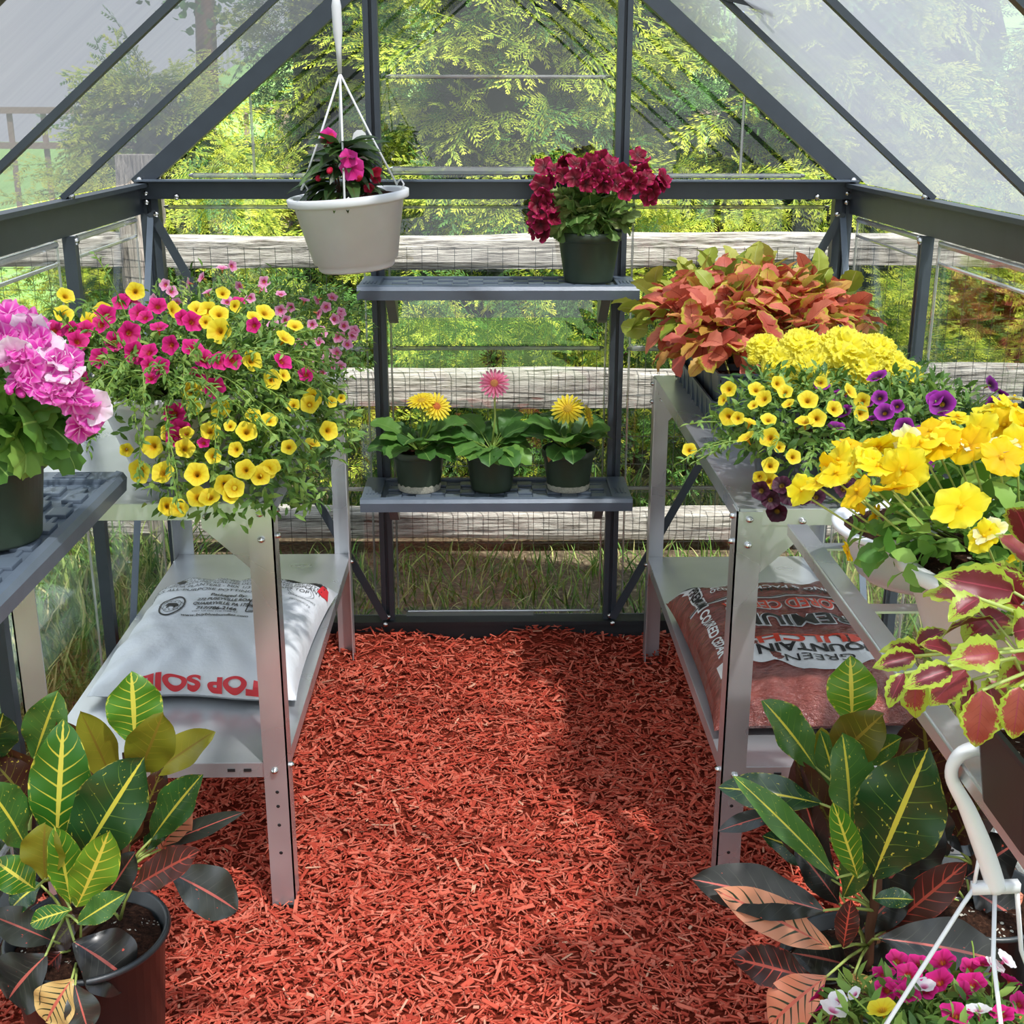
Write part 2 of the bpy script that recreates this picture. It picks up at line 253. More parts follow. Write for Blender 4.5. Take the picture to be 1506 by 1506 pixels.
# ---------------------------------------------------------------- geometry buffers
WLOC = {}
def wloc(o): return WLOC.get(o.name, Vector((0, 0, 0)))
class Geo:
    """collects shapes and links them as ONE mesh object"""
    def __init__(s): s.V = []; s.F = []; s.uv = []; s.col = []; s.mi = []; s.n = 0
    def add(s, V, F, uv=None, col=None, mi=0):
        V = np.asarray(V, float).reshape(-1, 3); k = len(V)
        s.V.append(V); s.uv.append(np.zeros((k, 2)) if uv is None else np.asarray(uv, float))
        c = np.ones((k, 3))*.5 if col is None else (np.tile(np.asarray(col, float), (k, 1)) if np.ndim(col) == 1 else np.asarray(col, float))
        s.col.append(c)
        if isinstance(F, np.ndarray): s.F.append((F+s.n, mi))
        else:
            by = {}
            for f in F: by.setdefault(len(f), []).append(f)
            for L in by.values(): s.F.append((np.array(L)+s.n, mi))
        s.n += k; return s
    def inst(s, tpl, mats, cols=None, mi=0):
        """many copies of a template (V, F array, uv); mats: N x 4 x 4"""
        V, F, uv = tpl; N = len(mats); k = len(V)
        H = np.c_[V, np.ones(k)]
        W = np.einsum('nij,kj->nki', np.asarray(mats), H)[:, :, :3].reshape(-1, 3)
        FF = (F[None]+(np.arange(N)*k)[:, None, None]).reshape(-1, F.shape[1])
        cc = None if cols is None else np.repeat(np.asarray(cols), k, axis=0)
        return s.add(W, FF, np.tile(uv, (N, 1)), cc, mi)
    def build(s, name, mats, parent=None, smooth=False):
        me = bpy.data.meshes.new(name)
        V = np.concatenate(s.V) if s.V else np.zeros((0, 3))
        if parent is not None: V = V - np.array(wloc(parent))
        loops = np.concatenate([f.ravel() for f, _ in s.F]); cnt = np.concatenate([np.full(len(f), f.shape[1]) for f, _ in s.F])
        mi = np.concatenate([np.full(len(f), m) for f, m in s.F])
        me.vertices.add(len(V)); me.vertices.foreach_set('co', V.astype(np.float32).ravel())
        me.loops.add(len(loops)); me.loops.foreach_set('vertex_index', loops.astype(np.int32))
        me.polygons.add(len(cnt)); me.polygons.foreach_set('loop_start', np.r_[0, np.cumsum(cnt)[:-1]].astype(np.int32)); me.polygons.foreach_set('loop_total', cnt.astype(np.int32))
        me.polygons.foreach_set('material_index', mi.astype(np.int32)); me.polygons.foreach_set('use_smooth', np.full(len(cnt), bool(smooth)))
        uvl = me.uv_layers.new(name='UVMap'); uv = np.concatenate(s.uv)[loops]; uvl.data.foreach_set('uv', uv.astype(np.float32).ravel())
        ca = me.color_attributes.new('col', 'FLOAT_COLOR', 'POINT'); cc = np.concatenate(s.col); ca.data.foreach_set('color', np.c_[cc, np.ones(len(cc))].astype(np.float32).ravel())
        me.update(calc_edges=True); me.validate()
        for m in (mats if isinstance(mats, (list, tuple)) else [mats]): me.materials.append(M[m])
        o = bpy.data.objects.new(name, me); C.objects.link(o)
        if parent is not None: o.parent = parent
        WLOC[o.name] = Vector(wloc(parent)) if parent is not None else Vector((0, 0, 0))
        return o
    def box(s, a, b, mi=0, bev=0.0):
        a, b = np.minimum(a, b), np.maximum(a, b)
        if bev <= 0:
            V = [(x, y, z) for x in (a[0], b[0]) for y in (a[1], b[1]) for z in (a[2], b[2])]
            return s.add(V, [(0, 1, 3, 2), (4, 6, 7, 5), (0, 4, 5, 1), (2, 3, 7, 6), (0, 2, 6, 4), (1, 5, 7, 3)], mi=mi)
        bm = bmesh.new(); bmesh.ops.create_cube(bm, size=1)
        for v in bm.verts: v.co = Vector([(a[i]+b[i])/2 + v.co[i]*(b[i]-a[i]) for i in range(3)])
        bmesh.ops.bevel(bm, geom=bm.edges[:], offset=bev, segments=2, affect='EDGES', profile=.7)
        V = [v.co[:] for v in bm.verts]; F = [[v.index for v in f.verts] for f in bm.faces]; bm.free(); return s.add(V, F, mi=mi)
    def bar(s, p, q, w, t, up=(0, 0, 1), mi=0, prof=None):
        """bar from p to q; w across, t along 'up'; prof: closed outline in (across, up) instead of a rectangle"""
        p, q = Vector(p), Vector(q); d = (q-p).normalized(); u = Vector(up); a = d.cross(u)
        if a.length < 1e-4: a = d.cross(Vector((1, 0, 0)))
        a.normalize(); u = a.cross(d)
        pr = prof or [(-w/2, -t/2), (w/2, -t/2), (w/2, t/2), (-w/2, t/2)]; n = len(pr)
        V = [(e + a*x + u*y)[:] for e in (p, q) for x, y in pr]
        F = [(i, (i+1) % n, n+(i+1) % n, n+i) for i in range(n)] + [tuple(range(n))[::-1], tuple(range(n, 2*n))]
        return s.add(V, F, mi=mi)
    def tube(s, pts, r, sides=6, mi=0, cap=True, col=None):
        pts = [Vector(p) for p in pts]; n = len(pts); rr = r if isinstance(r, (list, tuple)) else [r]*n
        V = []; ref = None
        for i, p in enumerate(pts):
            d = (pts[min(i+1, n-1)]-pts[max(i-1, 0)]).normalized()
            if ref is None: ref = d.orthogonal().normalized()
            ref = (ref - d*ref.dot(d)).normalized(); b = d.cross(ref)
            for k in range(sides): a = 2*PI*k/sides; V.append((p + (ref*math.cos(a)+b*math.sin(a))*rr[i])[:])
        F = [(i*sides+k, i*sides+(k+1) % sides, (i+1)*sides+(k+1) % sides, (i+1)*sides+k) for i in range(n-1) for k in range(sides)]
        if cap: F += [tuple(range(sides))[::-1], tuple(range((n-1)*sides, n*sides))]
        return s.add(V, F, col=col, mi=mi)
    def lathe(s, prof, c=(0, 0, 0), seg=40, mi=0, tilt=None, sq=None):
        """prof: (radius, z) pairs; sq turns the circle into a rounded square"""
        V = []
        for r, z in prof:
            for k in range(seg):
                a = 2*PI*k/seg; x, y = math.cos(a), math.sin(a)
                if sq: m = (abs(x)**sq+abs(y)**sq)**(-1/sq); x *= m; y *= m
                V.append((r*x, r*y, z))
        V = np.array(V)
        if tilt is not None: V = V @ np.array(tilt.to_matrix() if hasattr(tilt, 'to_matrix') else tilt).T
        V = V + np.array(c); n = len(prof)
        F = [(i*seg+k, i*seg+(k+1) % seg, (i+1)*seg+(k+1) % seg, (i+1)*seg+k) for i in range(n-1) for k in range(seg)]
        return s.add(V, F, mi=mi)
def tag(o, label=None, cat=None, group=None, kind=None):
    if label: o['label'] = label
    if cat: o['category'] = cat
    if group: o['group'] = group
    if kind: o['kind'] = kind
    return o
def thing(name, loc, label, cat, group=None):
    o = bpy.data.objects.new(name, None); C.objects.link(o); o.location = loc; o.empty_display_size = .05
    WLOC[o.name] = Vector(loc); return tag(o, label, cat, group)
def put(mesh, name, parent, pos, nrm, scale=1, spin=0.0, squash=1.0):
    """a child that shares mesh data: its +Z looks along nrm"""
    o = bpy.data.objects.new(name, mesh); C.objects.link(o); o.parent = parent
    q = Vector(nrm).normalized().to_track_quat('Z', 'Y')
    o.rotation_euler = (q.to_matrix() @ Matrix.Rotation(spin, 3, 'Z')).to_euler(); o.location = Vector(pos) - wloc(parent); o.scale = (scale, scale*squash, scale); return o

# ---------------------------------------------------------------- leaf and flower templates
def frame(d, n):
    """4x4 with +Y along d and +Z near n"""
    d = Vector(d).normalized(); n = Vector(n); x = d.cross(n)
    if x.length < 1e-4: x = d.orthogonal()
    x.normalize(); z = x.cross(d)
    return Matrix(((x.x, d.x, z.x, 0), (x.y, d.y, z.y, 0), (x.z, d.z, z.z, 0), (0, 0, 0, 1)))
def leaf(L=1, W=.4, nv=8, nu=2, peak=.45, droop=.2, fold=.15, wave=0.0, serr=0.0, base=.0, tip=1.0, curl=0, ph=0.0):
    """leaf along +Y from the origin, upper side +Z; uv: u in -1..1 across, v 0..1 along"""
    V = []; U = []
    for i in range(nv+1):
        v = i/nv
        k = math.log(.5)/math.log(peak); wd = math.sin(PI*v**k)**(.8*tip) if 0 < v < 1 else 0.0
        wd = max(wd, base if v < .5 else 0.0, .015)
        if serr and 0 < i < nv: wd *= 1 + serr*(1 if i % 2 else -1)
        ang = droop*v*2; y = L*(math.sin(ang)/(2*droop) if abs(droop) > 1e-3 else v); z = -L*((1-math.cos(ang))/(2*droop) if abs(droop) > 1e-3 else 0)
        for j in range(-nu, nu+1):
            u = j/nu; x = u*wd*W/2
            zz = z + abs(u)*wd*W/2*fold*2 + wave*W*math.sin(v*PI*5+ph+(1.5 if u > 0 else 0))*abs(u)**1.5 - curl*W*u*u*wd*.5
            V.append((x, y, zz)); U.append((u, v))
    m = 2*nu+1
    F = np.array([(i*m+j, i*m+j+1, (i+1)*m+j+1, (i+1)*m+j) for i in range(nv) for j in range(2*nu)])
    return np.array(V), F, np.array(U)
def disc_leaf(R=1, lobes=7, depth=.12, cup=.12, notch=.35, seg=28, ruffle=.05, ph=0.0, fine=.04):
    """round lobed leaf, stalk end at the origin, spreading along +Y"""
    V = [(0, 0, 0)]; U = [(0, 0)]; rings = (.35, .7, 1.0)
    for r in rings:
        for k in range(seg+1):
            a = -PI+2*PI*k/seg; rr = R*r*(1 - depth*(r > .5)*(.5-.5*math.cos(lobes*a+PI))*(1 if r == 1 else .5)) * (1 - notch*math.exp(-((PI-abs(a))/.35)**2))*(1+(fine if k % 2 else -fine)*(r == 1))
            V.append((rr*math.sin(a), rr*math.cos(a)+R*.35*r*.6, -cup*R*r*r + ruffle*R*r*math.sin(lobes*a+ph))); U.append((((k/seg)*lobes*2) % 2-1 if 0 else math.sin(a)*r, r))
    m = seg+1; F = []
    for k in range(seg): F.append((0, 1+k, 2+k, 2+k))
    for q in range(2):
        for k in range(seg): a = 1+q*m+k; F.append((a, a+m, a+m+1, a+1))
    return np.array(V), [tuple(f) if f[2] != f[3] else f[:3] for f in F], np.array(U)
def tri_quad(tpl):
    """template with mixed faces -> triangles only, so it can be copied in bulk"""
    V, F, U = tpl; T = []
    for f in F:
        for i in range(1, len(f)-1): T.append((f[0], f[i], f[i+1]))
    return V, np.array(T), U
def mesh_of(name, parts, smooth=True):
    """parts: list of ((V, F, uv), material, matrix or None) -> shared mesh"""
    g = Geo(); mats = []
    for (V, F, U), m, X in parts:
        if m not in mats: mats.append(m)
        V = np.asarray(V, float)
        if X is not None: X = np.array(X); V = V @ X[:3, :3].T + X[:3, 3]
        g.add(V, F, U, mi=mats.index(m))
    o = g.build(name, mats, smooth=smooth); me = o.data; bpy.data.objects.remove(o); return me
def funnel(lobes=5, depth=.12, seg=30, tube=.55, flat=.12, ruff=.04, ph=0):
    """trumpet flower, mouth towards +Z, radius 1"""
    V = []; U = []; prof = [(.06, -tube*1.6), (.10, -tube), (.18, -.22), (.38, -.06), (.7, flat*.5), (1.0, flat)]
    for i, (r, z) in enumerate(prof):
        for k in range(seg):
            a = 2*PI*k/seg; e = 1 - depth*(.5-.5*math.cos(lobes*a))*(r > .6)*(1 if r == 1 else .4)
            V.append((r*e*math.cos(a), r*e*math.sin(a), z + ruff*r*math.sin(lobes*2*a+ph)*(r > .6))); U.append((k/seg, max(0, (r-.1)/.9)))
    F = [(i*seg+k, i*seg+(k+1) % seg, (i+1)*seg+(k+1) % seg, (i+1)*seg+k) for i in range(len(prof)-1) for k in range(seg)]
    return np.array(V), F, np.array(U)
def round_petal(W=1, L=1, lift=.2, ruff=.08, n=6, narrow=.25, notch=0.0, ph=0):
    """petal from the origin along +Y"""
    V = []; U = []
    for i in range(n+1):
        v = i/n; wd = (narrow + (1-narrow)*math.sin(PI*min(v, 1)*.5)**.8) * math.sqrt(max(0, 1-max(0, (v-.55)/.47)**2))
        for j in range(-3, 4):
            u = j/3; V.append((u*wd*W/2, L*v*(1-.10*u*u*v) - notch*L*(1-abs(u))*(v == 1), lift*L*v*v*.6 + ruff*L*math.sin(u*5+v*4+ph)*v - .06*abs(u)*W)); U.append((u*.5+.5, v))
    F = [(i*7+j, i*7+j+1, (i+1)*7+j+1, (i+1)*7+j) for i in range(n) for j in range(6)]
    return np.array(V), F, np.array(U)
def ball(r=1, seg=10, rings=6, zs=1.0):
    V = []; U = []
    for i in range(rings+1):
        a = PI*i/rings
        for k in range(seg): b = 2*PI*k/seg; V.append((r*math.sin(a)*math.cos(b), r*math.sin(a)*math.sin(b), r*math.cos(a)*zs)); U.append((k/seg, .6))
    F = [(i*seg+k, (i+1)*seg+k, (i+1)*seg+(k+1) % seg, i*seg+(k+1) % seg) for i in range(rings) for k in range(seg)]
    return np.array(V), F, np.array(U)
def RZ(a): return Matrix.Rotation(a, 4, 'Z')
def RX(a): return Matrix.Rotation(a, 4, 'X')
def T(x, y, z): return Matrix.Translation((x, y, z))
FL = {}
def trumpet_set(key, mat, n=3, **kw): FL[key] = [mesh_of(key, [(funnel(ph=i*2, **kw), mat, None)]) for i in range(n)]
trumpet_set('yellow', 'petal_yellow'); trumpet_set('magenta', 'petal_magenta', depth=.18); trumpet_set('blush', 'petal_blush', depth=.22)
trumpet_set('purple', 'petal_purple', depth=.1); trumpet_set('darkpurple', 'petal_darkpurple', depth=.1, ruff=.08); trumpet_set('white', 'petal_white', depth=.12)
def five(mat, W=1.0, L=1.0, lift=.2, ruff=.08, centre=None, n=5, ph=0): 
    P = [(round_petal(W, L, lift, ruff, ph=i+ph), mat, RZ(2*PI*i/n+.1*math.sin(i*3+ph)) @ RX(.12*math.sin(i*2+ph))) for i in range(n)]
    if centre: P.append((ball(.13, 8, 5), centre, T(0, 0, .05)))
    return P
FL['regal'] = [mesh_of('regal_floret', five('petal_regal', 1.0, 1, .35, .12, ph=i)) for i in range(3)]
FL['geranium'] = [mesh_of('geranium_floret', five('petal_geranium', 1.15, 1, .3, .12, ph=i)) for i in range(3)]
FL['geranium_white'] = [mesh_of('geranium_floret', five('petal_geranium_white', 1.15, 1, .3, .12, ph=i)) for i in range(2)]
FL['impatiens'] = [mesh_of('impatiens_flower', five('petal_impatiens', 1.15, 1, .05, .03, ph=i)) for i in range(2)]
FL['scarlet'] = [mesh_of('impatiens_flower', five('petal_scarlet', 1.15, 1, .3, .05, ph=i)) for i in range(2)]
def pansy(mat, ph=0):
    sp = [(90-28, 1.0, 1.05, -.02), (90+28, 1.0, 1.05, -.025), (90+100, .85, 1.0, .02), (90-100, .85, 1.0, .02), (270, 1.15, .95, .05)]
    P = [(round_petal(W*1.05, L*.95, .1, .06, ph=i+ph), mat, T(0, 0, z*2) @ RZ(math.radians(a-90)) @ RX(.15*math.sin(i+ph))) for i, (a, W, L, z) in enumerate(sp)]
    P.append((ball(.09, 8, 5), 'petal_pansy_deep', T(0, -.05, .12))); return mesh_of('pansy_flower', P)
FL['pansy'] = [pansy('petal_pansy', i) for i in range(3)]; FL['pansy_deep'] = [pansy('petal_pansy_deep', 1)]; FL['pansy_pale'] = [pansy('petal_pansy_pale', 2)]
def gerbera(pm, dm):
    P = []; k = leaf(1, .22, 6, 1, .72, .12, .1, tip=.6, base=.4)
    for i in range(20): P.append((k, pm, RZ(2*PI*i/20) @ T(0, .15, 0) @ RX(.12+.06*math.sin(i*5))))
    k2 = leaf(.8, .17, 5, 1, .7, .1, .1, tip=.6, base=.4)
    for i in range(16): P.append((k2, pm, RZ(2*PI*(i+.5)/16) @ T(0, .1, .05) @ RX(.3)))
    P.append((ball(.30, 16, 6, .4), dm, T(0, 0, .06)))
    return mesh_of('gerbera_flower', [((V, F, np.c_[u[:, 0]*.5+.5, u[:, 1]]), m, X) for (V, F, u), m, X in P])
FL['gerbera_yellow'] = [gerbera('petal_gerbera_yellow', 'disc_yellow')]; FL['gerbera_orange'] = [gerbera('petal_gerbera_yellow', 'disc_orange')]; FL['gerbera_pink'] = [gerbera('petal_gerbera_pink', 'disc_salmon')]
def marigold(seed):
    r = random.Random(seed); P = []
    for i in range(150):
        ph = math.acos(1-1.15*(i+.5)/150); th = i*2.39996
        n = Vector((math.sin(ph)*math.cos(th), math.sin(ph)*math.sin(th), math.cos(ph)))
        pos = Vector((n.x, n.y, n.z*.72))*.74
        k = round_petal(.40, .36, .25, .12, 4, .4, ph=r.random()*6)
        tg = Vector((n.x*n.z, n.y*n.z, n.z*n.z-1)); tg = tg.normalized() if tg.length > .05 else Vector((1, 0, 0)); tdir = (tg*.8 + n*.55 + Vector((r.uniform(-.45, .45), r.uniform(-.45, .45), r.uniform(-.35, .35)))).normalized()
        side = n.cross(Vector((0, 0, 1))); side = side if side.length > .1 else Vector((1, 0, 0))
        X = Matrix.Translation(pos) @ frame(tdir, n + Vector((r.uniform(-.45, .45), r.uniform(-.45, .45), r.uniform(-.3, .5))))
        P.append((k, 'petal_marigold', X))
    P.append((ball(.72, 14, 8, .72), 'petal_marigold', None)); return mesh_of('marigold_flower', P)
FL['marigold'] = [marigold(1), marigold(2)]
def bud(mat): V, F, U = ball(1, 8, 6, 2.2); return mesh_of('flower_bud', [((V, F, U), mat, None)])
FL['bud_red'] = [bud('petal_scarlet')]; FL['bud_pink'] = [bud('petal_geranium')]
def smooth(pts, k=5):
    pts = [Vector(p) for p in pts]; o = []
    for i in range(len(pts)-1):
        a, b, c, d = pts[max(i-1, 0)], pts[i], pts[i+1], pts[min(i+2, len(pts)-1)]
        for j in range(k): t_ = j/k; o.append(.5*((2*b)+(c-a)*t_+(2*a-5*b+4*c-d)*t_*t_+(3*b-a-3*c+d)*t_**3))
    return o+[pts[-1]]
def mats_from(pos, dirs, nrms, scales):
    out = np.zeros((len(pos), 4, 4))
    for i in range(len(pos)):
        X = frame(dirs[i], nrms[i]); s = scales[i] if np.ndim(scales[i]) else (scales[i],)*3
        X = np.array(X); X[:3, 0] *= s[0]; X[:3, 1] *= s[1]; X[:3, 2] *= s[2]; X[:3, 3] = pos[i]; out[i] = X
    return out
def rv(s=1.0): return Vector((random.gauss(0, s), random.gauss(0, s), random.gauss(0, s)))
def rows(n): return np.c_[RS.rand(n), RS.rand(n), RS.rand(n)]
# ================================================================ THE SETTING
HW, HE, HR, BAY, NB = .925, 1.276, 2.047, .613, 5
YN = -BAY*NB
def struct(g, name, mats, smooth=False): return tag(g.build(name, mats, smooth=smooth), kind='structure')
# ground outside: a lawn that climbs gently beyond the yard
g = Geo(); nx, ny = 60, 90
xs = np.linspace(-30, 30, nx); ys = np.linspace(-6, 60, ny); V = []
for y in ys:
    for x in xs: V.append((x, y, -.03 + max(0, y-5.5)*.15*min(1, max(0, (x+7.5)/3)) + .03*math.sin(x*.9)*(y > 1.5)))
g.add(V, np.array([(j*nx+i, j*nx+i+1, (j+1)*nx+i+1, (j+1)*nx+i) for j in range(ny-1) for i in range(nx-1)])); struct(g, 'ground', 'lawn', True)
def hills(x, y): return -.03 + max(0, y-5.5)*.15*min(1, max(0, (x+7.5)/3))
# mulched floor
def mz(x, y): return .010 + .010*math.sin(x*5+1)*math.sin(y*4) + .012*math.exp(-((y+.03)/.12)**2)*(1.4+math.sin(x*11)) + .006*math.sin(x*17+y*9)
g = Geo(); nx, ny = 80, 130; xs = np.linspace(-.92, .92, nx); ys = np.linspace(YN, -.008, ny)
g.add([(x, y, mz(x, y)-.006) for y in ys for x in xs], np.array([(j*nx+i, j*nx+i+1, (j+1)*nx+i+1, (j+1)*nx+i) for j in range(ny-1) for i in range(nx-1)])); struct(g, 'floor', 'mulch_bed', True)
# shredded bark chips lying on it
N = 60000; g = Geo()
ckV = np.array([(-.5, -.5, 0), (.5, -.35, 0), (.42, .5, 0), (-.55, .3, 0), (-.45, -.4, 1), (.45, -.3, 1), (.4, .4, 1), (-.5, .25, 1)])
ckF = np.array([(4, 5, 6, 7), (0, 1, 5, 4), (1, 2, 6, 5), (2, 3, 7, 6), (3, 0, 4, 7)])
yy = -.015-(RS.rand(N)**.8)*2.55; xx = RS.uniform(-.9, .9, N); mt = np.zeros((N, 4, 4)); mt[:, 3, 3] = 1
L_ = RS.gamma(3.2, .0062, N).clip(.007, .048); W_ = RS.gamma(3, .0014, N).clip(.0015, .010); big = RS.rand(N) < .012; W_[big] *= 2.4
az = RS.rand(N)*2*PI; tl = RS.normal(0, .24, N); rl = RS.normal(0, .5, N)
ca, sa, ct, s_t, cr_, sr = np.cos(az), np.sin(az), np.cos(tl), np.sin(tl), np.cos(rl), np.sin(rl)
X_ = np.stack([ca*ct, sa*ct, s_t], 1); Y_ = np.stack([-sa, ca, 0*ca], 1)
Z_ = np.cross(X_, Y_); Y2 = Y_*cr_[:, None]+Z_*sr[:, None]; Z2 = np.cross(X_, Y2)
mt[:, :3, 0] = X_*L_[:, None]; mt[:, :3, 1] = Y2*W_[:, None]; mt[:, :3, 2] = Z2*(.0018)
zz = np.array([mz(a, b) for a, b in zip(xx, yy)]); mt[:, 0, 3] = xx; mt[:, 1, 3] = yy; mt[:, 2, 3] = zz + RS.rand(N)*.009
g.inst((ckV, ckF, np.zeros((8, 2))), mt, rows(N)); tag(g.build('mulch_chips', 'mulch_chip'), 'shredded red bark mulch chips covering the greenhouse floor', 'mulch', kind='stuff')

trim_n = [0]
def trim(p, q, w, t, up=(0, 0, 1), mat='frame_grey', prof=None):
    trim_n[0] += 1; g = Geo(); g.bar(p, q, w, t, up, prof=prof); return struct(g, 'trim_%d' % trim_n[0], mat)
def chan(w, t, lip=.35):     # channel outline with a groove down the middle
    return [(-w/2, -t/2), (-w*.12, -t/2), (-w*.12, -t/2+t*lip), (w*.12, -t/2+t*lip), (w*.12, -t/2), (w/2, -t/2), (w/2, t/2), (-w/2, t/2)]
# back wall frame (inner faces at y = 0)
for s in (-1, 1):
    trim((s*(HW-.024), .012, 0), (s*(HW-.024), .012, HE-.02), .048, .036, (0, 1, 0), prof=chan(.048, .036, .3))
    ztop = HR-(HR-HE)*.318/HW
    trim((s*.318, .012, .05), (s*.318, .012, ztop-.02), .036, .034, (0, 1, 0), prof=chan(.036, .034, .45))
    trim((s*(HW+.004), .010, HE-.004), (s*.0, .010, HR-.004), .042, .032, (0, 1, 0))
    trim((s*(HW-.03), -.016, HE-.07), (s*.325, -.016, .07), .022, .004, (0, 1, 0))
trim((-HW, .008, 1.262), (HW, .008, 1.262), .046, .050, (0, 1, 0)); trim((-HW, -.014, 1.2855), (HW, -.014, 1.2855), .004, .05, (0, 1, 0), 'shelf_plastic')
g = Geo(); g.box((-HW, -.012, .0), (HW, .05, .052)); g.box((-HW, -.02, .05), (HW, .04, .062)); struct(g, 'baseboard_back', 'base_black')
# back panels with their moulded ribs
g = Geo(); Y0 = .030
def poly(g, pts, y, th=.004):
    n = len(pts); V = [(x, y, z) for x, z in pts]+[(x, y+th, z) for x, z in pts]
    return g.add(V, [tuple(range(n)), tuple(range(n, 2*n))[::-1]]+[(i, i+n, (i+1) % n+n, (i+1) % n) for i in range(n)])
poly(g, [(-HW, .05), (-.318, .05), (-.318, HE), (-HW, HE)], Y0); poly(g, [(.318, .05), (HW, .05), (HW, HE), (.318, HE)], Y0); poly(g, [(-.318, .05), (.318, .05), (.318, HE), (-.318, HE)], Y0)
poly(g, [(-HW, HE), (-.318, HE), (-.318, ztop)], Y0); poly(g, [(.318, HE), (HW, HE), (.318, ztop)], Y0); poly(g, [(-.318, HE), (.318, HE), (.318, ztop), (0, HR), (-.318, ztop)], Y0)
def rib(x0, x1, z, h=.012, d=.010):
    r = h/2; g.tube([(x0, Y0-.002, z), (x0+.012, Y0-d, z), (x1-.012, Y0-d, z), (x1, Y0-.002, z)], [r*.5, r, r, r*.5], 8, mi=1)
def rz(py): return at(740, py, 'y', Y0)[2]
for py, h in ((113, .010), (251, .022), (304, .008), (511, .012), (716, .010)):
    rib(-.285, .285, rz(py), h)
rib(-.275, .275, rz(896), .008); rib(-.275, .275, rz(912), .010); g.box((-.268, Y0-.004, rz(911)), (.10, Y0-.001, rz(897)), mi=1)  # box adds the bright reflective strip between the two bottom ribs
for sg in (-1, 1):
    for py, h in ((258, .012), (304, .010), (512, .014), (717, .012)):
        a, b = sorted((sg*.35, sg*(.87 if py > 260 else .80))); rib(a, b, rz(py), h)
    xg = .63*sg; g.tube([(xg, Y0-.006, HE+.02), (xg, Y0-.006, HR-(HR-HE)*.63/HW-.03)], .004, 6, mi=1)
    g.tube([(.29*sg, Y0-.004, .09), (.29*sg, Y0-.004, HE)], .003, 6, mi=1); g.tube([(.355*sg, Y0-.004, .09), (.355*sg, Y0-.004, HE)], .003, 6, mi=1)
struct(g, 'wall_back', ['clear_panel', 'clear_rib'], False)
# side walls: eave beam, studs, sill, braces, clear panels
for sg, nm in ((-1, 'left'), (1, 'right')):
    trim((sg*(HW-.004), 0, HE-.038), (sg*(HW-.004), YN, HE-.038), .010, .072)
    trim((sg*(HW-.012), 0, HE-.002), (sg*(HW-.012), YN, HE-.002), .034, .010)
    for k in range(1, NB+1): trim((sg*(HW-.010), -BAY*k, .03), (sg*(HW-.010), -BAY*k, HE-.075), .024, .026, (1, 0, 0), prof=chan(.024, .026, .4))
    g = Geo(); g.box((sg*(HW-.03), 0, 0), (sg*(HW+.02), YN, .055)); struct(g, 'baseboard_'+nm, 'base_black')
    trim((sg*(HW-.028), -.012, HE-.075), (sg*(HW-.028), -BAY+.02, .08), .003, .016, (1, 0, 0), 'shelf_plastic')
    g = Geo(); X0 = sg*(HW+.008)
    for k in range(NB):
        g.box((X0, -BAY*k, .05), (X0+sg*.004, -BAY*(k+1), HE-.03))
        for z, h in ((HE-.085, .014), (HE-.125, .008), (.62, .012), (.16, .012)):
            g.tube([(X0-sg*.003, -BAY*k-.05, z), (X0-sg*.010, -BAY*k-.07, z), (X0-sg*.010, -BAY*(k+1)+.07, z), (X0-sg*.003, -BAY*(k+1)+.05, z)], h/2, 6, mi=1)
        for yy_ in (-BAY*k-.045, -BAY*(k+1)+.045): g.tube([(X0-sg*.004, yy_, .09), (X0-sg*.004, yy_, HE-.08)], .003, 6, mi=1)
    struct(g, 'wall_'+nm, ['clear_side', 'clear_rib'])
# roof: twin-wall sheets, rafters, ridge
g = Geo()
for sg in (-1, 1):
    for k in range(NB):
        a, b = -BAY*k, -BAY*(k+1); V = [(sg*(HW+.03), a, HE+.0), (sg*(HW+.03), b, HE+.0), (0, b, HR+.028), (0, a, HR+.028)]
        U = [(a/.6, 0), (b/.6, 0), (b/.6, 1), (a/.6, 1)]; g.add(V, np.array([(0, 1, 2, 3)]), U)
struct(g, 'ceiling', 'twinwall')
for sg in (-1, 1):
    nrm = Vector((-sg*(HR-HE), 0, -HW)).normalized()
    for k in range(1, NB+1):
        trim((sg*(HW-.004), -BAY*k, HE+.004), (0, -BAY*k, HR+.004), .017, .012, nrm, prof=chan(.017, .012, .4))
trim((0, 0, HR+.004), (0, YN, HR+.004), .04, .03)
# bolts at the frame's joints
g = Geo(); bz = []
for sg in (-1, 1):
    bz += [(sg*(HW-.02), -.012, HE-.022), (sg*(HW-.02), -.012, HE-.045), (sg*(HW-.045), -.02, HE-.075), (sg*(HW-.10), -.02, 1.245), (sg*(HW-.01), -.022, HE+.01), (sg*.318, -.01, .075), (sg*.325, -.018, .055)]
    for k in range(1, NB): bz += [(sg*(HW-.022), -BAY*k, HE+.008), (sg*(HW-.022), -BAY*k, HE-.085)]
for x, y, z in bz: V, F, U = ball(.0085, 8, 6); g.add(V+np.array((x, y, z)), F)
trim_n[0] += 1; struct(g, 'trim_%d' % trim_n[0], 'steel_bolt', True)
